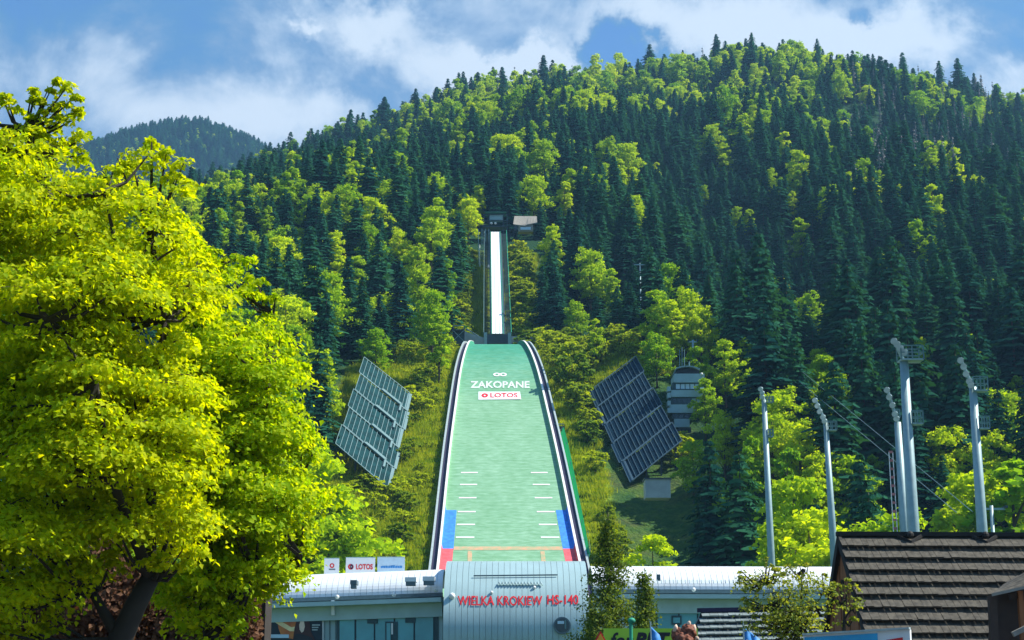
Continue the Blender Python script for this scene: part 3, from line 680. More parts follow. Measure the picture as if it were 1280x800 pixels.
part('matting', strip(Yall, lambda Y: -lw(Y), lambda Y: lw(Y), 0, 0), 'landing', hill, smooth=True)
base = boxstrip(Yall, lambda Y: -lw(Y)-1.9, lambda Y: lw(Y)+1.9, -2.6, -.12); part('embankment', base, 'concrete', hill)
def inner(sg, Ys, m, nm):
    w = MB(); vs = []; fs = []
    for Y in Ys: vs += [lp(Y, sg*lw(Y), .01), lp(Y, sg*(lw(Y)+.22), .85), lp(Y, sg*(lw(Y)+.30), .85), lp(Y, sg*(lw(Y)+.25), -.1)]
    for i in range(len(Ys)-1):
        for k in range(4): a = 4*i+k; b = 4*i+(k+1) % 4; fs.append((a, b, b+4, a+4) if sg > 0 else (b, a, a+4, b+4))
    w.add(vs, fs); return part(nm, w, m, hill)
Yb0, Yb1, Yr1 = land_Y(686), land_Y(638), land_Y(712)
YS = lambda a, b, n=8: list(np.linspace(a, b, n))
for sg in (-1, 1):
    inner(sg, YS(Yb1, 385, 30), 'landing', 'side_board'); inner(sg, YS(Yb0, Yb1), 'blue', 'side_board'); inner(sg, YS(Yr1-1.5, Yb0), 'pink', 'side_board'); inner(sg, YS(200, Yr1-1.5), 'white', 'side_board')
    def o(Y, k, sg=sg): return sg*(lw(Y)+k)
    Yl = YS(200, 386, 60)
    def bs(a, b, h0, h1): return boxstrip(Yl, lambda Y: min(o(Y, a), o(Y, b)), lambda Y: max(o(Y, a), o(Y, b)), h0, h1)
    part('top_rail', bs(.20, .60, .86, .96), 'white', hill)
    part('walkway', bs(.42, 1.5, -.1, .30), 'navy', hill)
    part('outer_rail', bs(1.52, 1.86, -.1, .75), 'rail_grey', hill)
    part('blue_zone', strip(YS(Yb0, Yb1), lambda Y: sg*(lw(Y)-.02), lambda Y: sg*(lw(Y)-1.75), .03, .03), 'blue', hill)
    part('red_zone', strip(YS(Yr1-1.5, Yb0), lambda Y: sg*(lw(Y)-.02), lambda Y: sg*(lw(Y)-1.75), .03, .03), 'pink', hill)
    for py in (591, 606, 622.5, 640, 656, 672, 704):
        Yc = land_Y(py); a = 2.0; b = 2.0+3.1
        part('distance_line', strip([Yc-.22, Yc+.22], lambda Y: sg*(lw(Y)-a), lambda Y: sg*(lw(Y)-b), .05, .05), 'white', hill)
M['faded_red'] = mat('faded_red_mat', (.42, .48, .26), .8, var=.2, scale=1.2, col2=(.62, .34, .20))
part('faded_stripe', strip(YS(Yb0-.5, Yb0+.7, 4), lambda Y: -lw(Y)+1.8, lambda Y: lw(Y)-1.8, .04, .04), 'faded_red', hill)
for cx in (-6.3, 5.6): part('faded_stripe', strip(YS(Yr1-1, Yb0-.8, 4), lambda Y: cx-.35, lambda Y: cx+.35, .035, .035), 'faded_red', hill)
def land_uv(u, v, d):      # u, v = photo pixels
    Y = land_Y(-v); q = P(u, -v, Y); return Vector((q.x, Y, float(LZ(np.array([Y]))[0])+.08+d))
_cache = {}
def land_uvf(u, v, d):
    k = round(v*4)
    if k not in _cache: _cache[k] = land_Y(-v)
    Y = _cache[k]; q = P(u, -v, Y); return Vector((q.x, Y, float(LZ(np.array([Y]))[0])+.08+d))
letters(hill, 'ZAKOPANE', 'faded_white', 588, 662, -485.5, -477, land_uvf, bold=.025)
Ya, Yc = land_Y(500), land_Y(490)
lg = MB().add([P(598, 500, Ya)+Vector((0, 0, .09)), P(651.5, 499.5, Ya)+Vector((0, 0, .09)), P(650, 490, Yc)+Vector((0, 0, .09)), P(598, 490, Yc)+Vector((0, 0, .09))], [(0, 1, 2, 3)])
part('printed_rectangle', lg, 'sign_white', hill)
def land_uv2(u, v, d): return land_uvf(u, v, d)+Vector((0, 0, .06))
letters(hill, 'LOTOS', 'red', 613, 647, -497.6, -492, land_uv2, bold=.02)
def ring(cx, cy, rx, ry, fn, w=.5, n=14):
    vs = [fn(cx+rx*math.cos(6.283*i/n)*k, cy+ry*math.sin(6.283*i/n)*k, 0) for k in (1, w) for i in range(n)]
    return MB().add(vs, [(i, (i+1) % n, n+(i+1) % n, n+i) for i in range(n)])
part('logo_mark', ring(606, -495, 4.2, 2.6, land_uv2, .35), 'red', hill)
for cx in (621, 629): part('logo_mark', ring(cx, -468.6, 4.6, 2.2, land_uvf, .45), 'white', hill)

# ------------------------------------------------------------------ in-run
XB, YB0, YT0 = P(622, 418, 391), 391., 478.
A0 = P(622, 418, YB0); A1 = P(619.2, 290, YT0); sl = (A1-A0); sln = sl.normalized(); upv = Vector((1, 0, 0)).cross(sln).normalized()
inr = thing('inrun_ramp', 'white ceramic in-run track rising steeply above the green landing slope', 'ski jump', Vector((A0.x, A0.y, 82)))
def rp(t, s, h): return A0+sl*t+Vector((s, 0, 0))+upv*h
def rbox(t0, t1, s0, s1, h0, h1):
    return MB().add([rp(t0, s0, h0), rp(t0, s1, h0), rp(t1, s1, h0), rp(t1, s0, h0), rp(t0, s0, h1), rp(t0, s1, h1), rp(t1, s1, h1), rp(t1, s0, h1)],
                    [(0,3,2,1),(4,5,6,7),(0,1,5,4),(1,2,6,5),(2,3,7,6),(3,0,4,7)])
part('track_bed', rbox(0, 1, -1.32, 1.32, -.9, 0), 'track', inr)
for s in (-.5, .5): part('ski_groove', rbox(.0, 1, s-.09, s+.09, .004, .02), 'rail_grey', inr)
for sg in (-1, 1):
    part('side_wall', rbox(-.004, 1, min(sg*1.34, sg*1.60), max(sg*1.34, sg*1.60), -1.2, .22), 'green_paint', inr)
    part('side_beam', rbox(0, 1, min(sg*1.62, sg*2.0), max(sg*1.62, sg*2.0), -1.6, -.3), 'steel_dark', inr)
    st = MB()
    for k in range(88): t = (k+.5)/88; c = rp(t, sg*2.75, -.55); st.box(c, (1.2, .55, .12))
    part('stairway', st, 'steel_dark' if sg < 0 else 'concrete', inr)
    hr = MB().bar(rp(0, sg*3.45, .55), rp(1, sg*3.45, .55), .12).bar(rp(0, sg*3.45, 0), rp(1, sg*3.45, 0), .08)
    for k in range(45): hr.bar(rp(k/44, sg*3.45, -.7), rp(k/44, sg*3.45, .55), .08)
    part('handrail', hr, 'alu' if sg < 0 else 'green_net', inr)
sup = MB()
for k in range(14):
    t = (k+.3)/14
    for s in (-1.6, 1.6):
        c = rp(t, s, -1.2); g = zt1(c.x, c.y); 
        if c.z > g: sup.bar((c.x, c.y, g-1), c, .45)
part('support_columns', sup, 'concrete', inr)
# take-off table
tk = MB().box((A0.x, A0.y-.7, A0.z-1.6), (5.6, 2.6, 2.4)); part('takeoff_table', tk, 'steel_dark', inr)
part('takeoff_edge', MB().box((A0.x, A0.y-.9, A0.z-.32), (3.0, 2.6, .12)), 'wood_grey', inr)
for s in (-3.0, 3.0):
    part('takeoff_post', MB().box((A0.x+s, A0.y-2.05, A0.z-1.5), (.8, .5, 3.0)), 'steel', inr)
for sg, a, b in ((-1, 3.3, 8.5), (1, 3.3, 11.5)):
    q0 = Vector((A0.x+sg*a, A0.y-1.6, A0.z-2.2)); q1 = Vector((A0.x+sg*b, A0.y-1.6, A0.z-(1.1 if sg < 0 else 1.0)))
    w = MB().slab([q0+Vector((0, 0, -2)), q1+Vector((0, 0, -2.0)), q1, q0+Vector((0, 0, 1.4))] if sg > 0 else [q1+Vector((0, 0, -2)), q0+Vector((0, 0, -2)), q0+Vector((0, 0, 1.0)), q1+Vector((0, 0, 1.6))], .3)
    part('wing_wall', w, 'concrete', inr)
part('slanting_rail', MB().bar(P(583, 411, 392), P(604, 424, 389.5), .25), 'alu', inr)
part('slanting_rail', MB().bar(P(581, 414, 392), P(600, 426, 389.5), .18), 'alu', inr)
# start gate tower
gt = thing('start_gate_tower', 'dark steel start gate tower at the top of the white in-run', 'tower', Vector((A1.x, 480, zt1(A1.x, 480))))
c0 = P(620, 279, 480)
fr = MB()
for px in (605, 611.5, 629, 634):
    fr.bar(P(px, 292, 481)-Vector((0, 0, 5)), P(px, 268, 481), .22); fr.bar(P(px, 292, 484)-Vector((0, 0, 5)), P(px, 268, 484), .22)
for py in (268, 276, 284): fr.bar(P(604, py, 480.9), P(635, py, 480.9), .2); fr.bar(P(604, py, 484), P(635, py, 484), .2)
part('steel_frame', fr, 'steel_dark', gt)
part('deck', MB().box(P(619, 285, 482), (7.6, 4, .3)), 'steel_dark', gt)
part('cabin', MB().box(P(620, 273, 482.4), (4.2, 2.4, 1.6)), 'tower_grey', gt)
part('roof', MB().box(P(619.5, 267.5, 482), (6.6, 4.4, .22)), 'green_paint', gt)
for px in (614.2, 619.2): part('lamp', MB().ball(P(px, 279, 480.4), .42), 'white', gt, smooth=True)
part('start_bar', MB().bar(P(613, 290, 478.6), P(625, 290, 478.6), .2), 'white', gt)
dk = MB()
for py in (283, 288, 293): dk.bar(P(626, py, 479.6), P(646, py, 479.6), .12)
for px in range(626, 648, 4): dk.bar(P(px, 281, 479.6), P(px, 297, 479.6), .12)
part('railing', dk, 'steel_dark', gt)
ls = thing('scaffold_stair_tower', 'blue-grey scaffold stair standing left of the in-run top', 'scaffold', P(603, 330, 472))
sc = MB()
for px in (598, 602.5, 607, 611):
    for Y in (470, 473): sc.bar(P(px, 338, Y), P(px, 286, Y), .16)
part('uprights', sc, 'steel', ls); sc = MB()
for py in range(288, 338, 8):
    sc.bar(P(598, py, 470), P(611, py, 470), .14); sc.bar(P(598, py, 470), P(611, py+8, 470), .1)
part('braces', sc, 'steel_dark', ls)
part('white_pipe', MB().tube([P(600, 345, 468), P(599.5, 306, 469)], .2, 6), 'white', ls); part('side_sheet', MB().slab([P(608.8, 334, 467), P(611.6, 334, 467), P(611, 312, 470), P(608.2, 312, 470)], .1), 'sign_blue', ls)
# cabin beside the start
hb = thing('start_cabin', 'small cabin with pale sagging roof right of the start gate', 'cabin', P(655, 292, 478))
part('wall', MB().box(P(657, 286.5, 479), (4.6, 3, 2.3)), 'wood_grey', hb)
rf = MB(); vs = []
n = 8
for i in range(n+1):
    t = i/n; px = 641.5+30*t; sag = 1.6*math.sin(math.pi*t)
    a = P(px, 280+sag-(2.2*t if t > .6 else 0), 477.2); b = P(643+28*t, 270+.3*t, 481); vs += [a, b, a-Vector((0, 0, .25)), b-Vector((0, 0, .25))]
fs = []
for i in range(n):
    k = 4*i; fs += [(k, k+4, k+5, k+1), (k+2, k+3, k+7, k+6), (k, k+2, k+6, k+4), (k+1, k+5, k+7, k+3)]
fs += [(0, 1, 3, 2), (4*n, 4*n+2, 4*n+3, 4*n+1)]
part('roof', rf.add(vs, fs), 'wood_grey', hb); part('shadow_opening', MB().box(P(645, 285, 477.4), (1., .2, 1.6)), 'steel_dark', hb)
part('window', MB().box(P(657, 285.6, 477.3), (3.2, .2, .8)), 'sign_blue', hb)

# small timber/steel scaffold boxes beside the slope
def scaffold(px0, px1, py0, py1, Y, label, z=None):
    a, b = P(px0, py1, Y), P(px1, py0, Y); t = thing('scaffold_stand', label, 'scaffold', Vector(((a.x+b.x)/2, Y, a.z)))
    w = b.x-a.x; h = b.z-a.z; f = MB()
    for x in (a.x, b.x):
        for y in (Y, Y+2.5): f.bar((x, y, a.z-2), (x, y, b.z), .18)
    part('post', f, 'steel_dark', t); f = MB(); f.bar((a.x, Y-.1, a.z+.1), (b.x, Y-.1, a.z+h*.7), .12).bar((b.x, Y-.1, a.z+.1), (a.x, Y-.1, a.z+h*.7), .12); part('cross_brace', f, 'steel', t)
    part('platform', MB().box(((a.x+b.x)/2, Y+1.2, a.z+h*.72), (w+.3, 3, .2)), 'steel_dark', t); part('back_sheet', MB().box(((a.x+b.x)/2, Y+2.6, a.z+h*.35), (w, .1, h*.7)), 'frame_dark', t)
    f = MB(); f.bar((a.x, Y, b.z), (b.x, Y, b.z), .12); part('railing', f, 'steel', t)
scaffold(566, 580, 407, 427, 385, 'dark scaffold platform on the slope left of the take-off')
scaffold(693, 705, 530, 543, 314, 'dark scaffold platform halfway up the right edge of the landing slope')
part('awning', MB(), 'white', hill) if False else None
tag(link('white_tarpaulin', MB().slab([P(554, 424.5, 384), P(563, 423.5, 384), P(563, 421.2, 384.6), P(554, 422.5, 384.6)], .1).mesh('white_tarpaulin', M['white'])), 'small white tarpaulin lying beside the left scaffold platform', 'tarpaulin')

# green safety netting right of the landing hill
def netting():
    pts = [(699, 541, 321), (704, 560, 311), (709, 585, 300), (713, 605, 291), (718, 632, 280), (723, 658, 271), (727, 680, 264), (731, 702, 256)]
    t = thing('safety_net_fence', 'bright green netting fence running down right of the landing slope', 'fence', P(731, 704, 256))
    mb = MB(); vs = []; 
    pts = [(px, py, land_Y(py)) for px, py, Y in pts]
    for px, py, Y in pts: q = P(px, py, Y); vs += [q+Vector((-.1, 0, -.8)), q+Vector((.9, 0, 1.2))]
    mb.add(vs, [(2*i, 2*i+1, 2*i+3, 2*i+2) for i in range(len(pts)-1)])
    part('netting', mb, 'net', t)
    for px, py, Y in pts: q = P(px, py, Y); part('post', MB().bar(q+Vector((.6, 0, -2.5)), q+Vector((.6, 0, 1.2)), .12), 'steel', t)
    t2 = thing('wire_fence', 'thin wire fence on posts beyond the green netting', 'fence', P(735, 690, 262))
    prev = None; w = MB()
    for i in range(12):
        k = i/11; q = P(716+22*k, 530+165*k, 325-60*k); part('post', MB().bar(q+Vector((0, 0, -2)), q+Vector((0, 0, 1.2)), .09), 'steel', t2)
        if prev is not None:
            for h in (.3, 1.1): w.bar(prev+Vector((0, 0, h)), q+Vector((0, 0, h)), .04)
        prev = q
    part('wires', w, 'steel', t2)
netting()

# ------------------------------------------------------------------ big tilted panel arrays
def panel_array(label, tl, tr, bl, rows, cols, pm, em, hl, hr, walk=True):
    """tl, tr, bl: pixel corners (top-left, top-right, bottom-left along the rows' fall)"""
    a = hit(*tl, hl); b = hit(*tr, hr); c = hit(*bl, hl); d = b+(c-a)
    t = thing('panel_array', label, 'panel array', ((a+b+c+d)/4))
    U = b-a; Vv = c-a; n = U.cross(Vv).normalized(); n = -n if n.z < 0 else n
    me_cache = None
    for r in range(rows):
        v0 = r/rows; v1 = (r+1)/rows-.006; sh = (r % 2)*.03-.015; lift = .03*(r % 2)
        def q(u, v, h=0.): return a+U*(u+sh)+Vv*v+n*(h+lift)
        fr = MB(); w = .16
        for v in (v0, v1): fr.bar(q(0, v), q(1, v), .20, .16, up=n)
        part('row_frame', fr, em, t)
        wd = 1./cols
        for k in range(cols):
            u0 = k*wd+.006; u1 = (k+1)*wd-.006; jj = rnd.uniform(-.04, .04)
            vs = [q(u0, v0+.01, -.05+jj), q(u1, v0+.01, -.05+jj), q(u1, v1-.01, -.05), q(u0, v1-.01, -.05)]
            mb = MB().slab(vs if (Vector(vs[1])-vs[0]).cross(Vector(vs[2])-vs[0]).dot(n) > 0 else vs[::-1], .08)
            if me_cache is None or True: p = part('panel', mb, pm, t)
        ed = MB()
        for k in range(cols+1): ed.bar(q(k*wd, v0, .04), q(k*wd, v1, .04), .11, .10, up=n)
        part('row_mullions', ed, em, t)
        if walk and r:
            part('walkway_box', MB().bar(q(.46, v0, .3), q(.86, v0, .3), .75, .3, up=n), em, t)
            part('walkway_box', MB().bar(q(.86, v0, .2), q(.86, v0+.07, .2), .4, .4, up=n), em, t)
        part('side_plate', MB().bar(q(1.01, v0, -.2), q(1.01, v1, -.2), .9, .3, up=n), em, t)
    ps = MB()
    for u in (.05, .35, .65, .95):
        for v in (.08, .5, .92):
            p = a+U*u+Vv*v-n*.3; g = zt1(p.x, p.y)
            if p.z > g: ps.bar((p.x, p.y, g-1), p, .35)
    part('support_posts', ps, 'steel_dark', t)
    return a, b, c, d
panel_array('pale-framed dark panel array tilted on the sunny meadow left of the landing slope', (456, 447), (513, 492), (420, 556), 5, 12, 'panel', 'alu', 6.5, 4.0)
panel_array('large blue-black panel array lying in shade right of the landing slope', (794, 446), (738, 488), (852, 552), 5, 13, 'panel_blue', 'alu_shaded', 6.5, 4.0, False)

# ------------------------------------------------------------------ judges' tower
def judges_tower():
    Y = 312.; t = thing('judges_tower', 'grey stepped judges tower with ribbon windows among trees right of the panels', 'tower', P(858, 560, Y))
    def pbox(x0, x1, y0, y1, Yf, dep, m, nm, root=t):
        a, b = P(x0, y1, Yf), P(x1, y0, Yf); return part(nm, MB().box(((a.x+b.x)/2, Yf+dep/2, (a.z+b.z)/2), (b.x-a.x, dep, b.z-a.z)), m, root)
    # floors, each with parapet band and window strip
    pbox(843, 880.5, 467, 478, Y-.6, 7, 'tower_grey', 'parapet_band'); pbox(841, 880, 478, 487.5, Y, 6.2, 'frame_dark', 'storey')
    pbox(839, 880, 487.5, 496, Y-.6, 7, 'tower_grey', 'parapet_band'); pbox(838, 876, 496, 505.5, Y, 6.2, 'frame_dark', 'storey')
    pbox(837, 870, 505.5, 516, Y-.6, 7, 'tower_grey', 'parapet_band'); pbox(840, 868, 516, 523.5, Y, 6.2, 'frame_dark', 'storey')
    pbox(843, 862, 523.5, 534, Y-.4, 6.5, 'tower_grey', 'parapet_band'); pbox(848, 864, 534, 575, Y+.2, 5, 'steel_dark', 'shaft')
    for x0 in range(845, 878, 6): 
        w = pbox(x0, x0+4.8, 480, 486, Y-.12, .1, 'sign_blue' if rnd.random() < .7 else 'tower_grey', 'window')
    for x0 in range(841, 872, 6): pbox(x0, x0+4.6, 498, 504.5, Y-.12, .1, 'dark_glass' if rnd.random() < .6 else 'tower_grey', 'window')
    for x0 in range(842, 864, 7): pbox(x0, x0+5, 517.5, 522.5, Y-.12, .1, 'dark_glass', 'window')
    # arched roof over the gallery; its shaded opening is a solid black block
    pbox(846, 874, 461, 467, Y, 6, 'ink', 'gallery')
    rf = MB(); n = 10; vs = []
    for i in range(n+1):
        k = i/n; px = 845+30*k; py = 461.5-4.6*math.sin(math.pi*min(1, .12+k*.8))
        f = P(px, py, Y-1); vs += [f, f+Vector((0, 8, .0)), f-Vector((0, 0, .22)), f+Vector((0, 8, -.22))]
    fs = []
    for i in range(n): k = 4*i; fs += [(k, k+4, k+5, k+1), (k+2, k+3, k+7, k+6), (k, k+2, k+6, k+4), (k+1, k+5, k+7, k+3)]
    fs += [(0, 1, 3, 2), (4*n, 4*n+2, 4*n+3, 4*n+1)]
    part('roof', rf.add(vs, fs), 'steel', t)
    part('lamp', MB().ball(P(877, 467.5, Y-1), .28), 'white', t, smooth=True)
    for px, top in ((849.5, 437), (852.5, 434), (855.5, 437), (861.5, 452)): part('antenna', MB().tube([P(px, 461, Y+1), P(px, top, Y+1)], .09 if px < 858 else .16, 6), 'alu', t)
    for py in (487, 495, 505, 514): pbox(834.5, 838.5, py-4, py+2, Y-.8, 2, 'tower_grey', 'side_balcony')
    lt = MB(); b = P(833.5, 507, Y)
    sh = thing('service_hut', 'low pale concrete hut beneath the blue-black panel array', 'hut', P(822, 614, 262))
    a, b = P(807, 613, 262), P(838, 599, 262); part('wall', MB().box(((a.x+b.x)/2, 264, (a.z+b.z)/2-.6), (b.x-a.x, 4, b.z-a.z+1.2)), 'concrete', sh); part('roof', MB().box(((a.x+b.x)/2, 264, b.z+.12), (b.x-a.x+.4, 4.5, .2)), 'steel_dark', sh)
    wj = MB()
judges_tower()

# ------------------------------------------------------------------ floodlight masts
def mast(label, pb, pt, Y, rb, rt, lamps, platform=None, bracket=None, ladder=False, name='floodlight_mast'):
    b = P(*pb, Y); tp = P(*pt, Y); dirv = (tp-b).normalized(); g = Vector((b.x, Y, 0)); 
    t = thing(name, label, 'floodlight mast', g, 'steel floodlight masts of the stadium')
    rb *= .88; rt *= .88; part('pole', MB().tube([g, b, tp], [rb*1.15, rb, rt], 10), 'steel', t, smooth=True)
    part('base_flange', MB().tube([g, g+Vector((0, 0, .25))], rb*1.8, 12), 'concrete', t)
    s = Y/FPX
    if lamps:
        q = [P(x, y, Y-.4) for x, y in lamps]; arm = MB().bar(tp, q[0], .22)
        for i in range(len(q)-1): arm.bar(q[i], q[i+1], .16)
        part('lamp_arm', arm, 'steel', t)
        for i, c in enumerate(q):
            h = MB().tube([c+Vector((.25, .45, .18)), c+Vector((0, 0, 0)), c+Vector((-.12, -.3, -.1))], [.10, .26, .30], 9)
            o = part('floodlight', h, 'steel', t, smooth=False); part('lens', MB().tube([c+Vector((-.125, -.31, -.105)), c+Vector((-.14, -.35, -.12))], .26, 9), 'lamp_glass', o)
    for k, (x0, x1, y0, y1) in enumerate([z for z in (platform, bracket) if z]):
        a = P(x0, y1, Y); c = P(x1, y0, Y); w = c.x-a.x; h = c.z-a.z
        f = MB(); d = w*.8
        f.box(((a.x+c.x)/2, Y, a.z), (w, d, .12)); part('platform', f, 'steel', t)
        r = MB()
        for x in (a.x, (a.x+c.x)/2, c.x):
            for y in (Y-d/2, Y+d/2): r.bar((x, y, a.z), (x, y, c.z), .09)
        for z in (c.z, (a.z+c.z)/2):
            r.bar((a.x, Y-d/2, z), (c.x, Y-d/2, z), .08).bar((a.x, Y+d/2, z), (c.x, Y+d/2, z), .08).bar((c.x, Y-d/2, z), (c.x, Y+d/2, z), .08)
        part('guard_rail', r, 'alu', t)
    if ladder:
        l = MB(); x = b.x-rb-.35
        for sx in (-.18, .18): l.bar((x+sx, Y, 0), (P(1113.5, 565, Y).x+sx, Y, P(1113, 565, Y).z), .07)
        part('ladder_rails', l, 'sign_white', t); l = MB()
        for i in range(60):
            k = i/59; q = Vector((x, Y, 0)).lerp(P(1113.5, 565, Y), k)
            if i % 2: l.box(q, (.34, .12, .22))
        part('ladder_rungs', l, 'faded_ladder', t)
    return t
mast('tallest thick floodlight mast with large lamp platform, rising behind the shingled roof ridge', (1142, 668), (1130, 452), 130, .56, .40, [(1118, 426), (1122, 430), (1126, 435), (1131, 440)], (1124, 1151, 434, 451), (1139, 1152, 514, 530))
mast('thinner mast with red and white ladder just left of the tallest mast', (1131, 668), (1122, 528), 150, .50, .36, [(1109, 487), (1112, 496), (1116, 506), (1119, 517), (1121, 523)], None, (1119, 1124, 512, 522), True)
mast('floodlight mast nearest the right edge with curved lamp arm', (1228, 668), (1216, 484), 138, .52, .38, [(1201, 450), (1205, 458), (1208, 467), (1212, 476), (1214, 481)], (1215, 1232, 472, 489), (1223, 1235, 521, 536))
mast('slender floodlight mast rising from the left end of the shingled roof', (1041, 668), (1032, 527), 170, .44, .30, [(1019, 500), (1022, 507), (1025, 514), (1029, 521), (1031, 526)], (1034, 1045, 527, 538))
mast('leftmost floodlight mast standing before the bright broadleaved trees', (964, 696), (955, 500), 190, .48, .34, [(951, 486), (953, 491), (953, 496)], (957, 966, 496, 503), (959, 966, 537, 546))

def pylon(label, px, pyb, pyt, Y, r, arm=2.2, m='steel', cat='lift pylon'):
    b = P(px, pyb, Y); tp = P(px-1, pyt, Y); t = thing('lift_pylon', label, cat, b)
    gz = min(b.z, zt1(b.x, Y))-.5; part('pole', MB().tube([Vector((b.x, Y, gz)), tp], [r, r*.7], 8), m, t, smooth=True)
    part('cross_arm', MB().bar(tp+Vector((-arm, 0, -.4)), tp+Vector((arm, 0, -.4)), .25), m, t)
    for s in (-1, 1): part('sheave', MB().bar(tp+Vector((s*arm, -.8, -.2)), tp+Vector((s*arm, .8, -.2)), .3), 'steel_dark', t)
    return tp
tA = pylon('slim lift pylon with cross arm standing amid bright trees right of the in-run', 801, 392, 329, 392, .2, 1.6)
tB = pylon('pale lift pylon above the shingled roof at the right edge', 1240, 668, 632, 190, .32, 1.6)
tC = pylon('grey pylon rising just behind the judges tower', 867, 470, 425, 325, .30, .9, 'tower_grey')
def cable(label, p, q, sag, r=.045):
    pts = []
    for i in range(41):
        k = i/40; c = p.lerp(q, k); c.z -= sag*4*k*(1-k); pts.append(c)
    tag(link('lift_cable', MB().tube(pts, r, 5, False).mesh('lift_cable', M['alu'])), label, 'cable', 'chairlift cables over the trees')
cable('upper of the two lift cables slanting down past the masts', P(890, 372, 400), P(1216, 640, 190), 0)
cable('lower of the two lift cables slanting down past the masts', P(890, 386, 400), P(1196, 641, 190), 0)
cable('lift cable span hidden in the trees above the judges tower', tA+Vector((2, 0, 0)), P(890, 372, 400), 1)

def ridge_mast(label, px, pyb, pyt, Y, r, m):
    b = P(px, pyb, Y); tp = P(px, pyt, Y); t = thing('ridge_mast', label, 'mast', b)
    part('pole', MB().tube([b-Vector((0, 0, 12)), tp], [r, r*.5], 6), m, t); mb = MB()
    for k in (.55, .7, .85): c = b.lerp(tp, k); mb.box(c, (r*3, r*3, .8))
    part('antenna_drum', mb, m, t)
ridge_mast('slender pale radio mast standing tall on the mountain ridge', 920, 130, 72, 1085, .8, 'white')
ridge_mast('thin dark mast on the ridge above the in-run', 628, 135, 100, 1060, .45, 'snag')
ridge_mast('thin dark mast on the ridge next to a pair of bare trunks', 647, 130, 99, 1065, .3, 'snag')

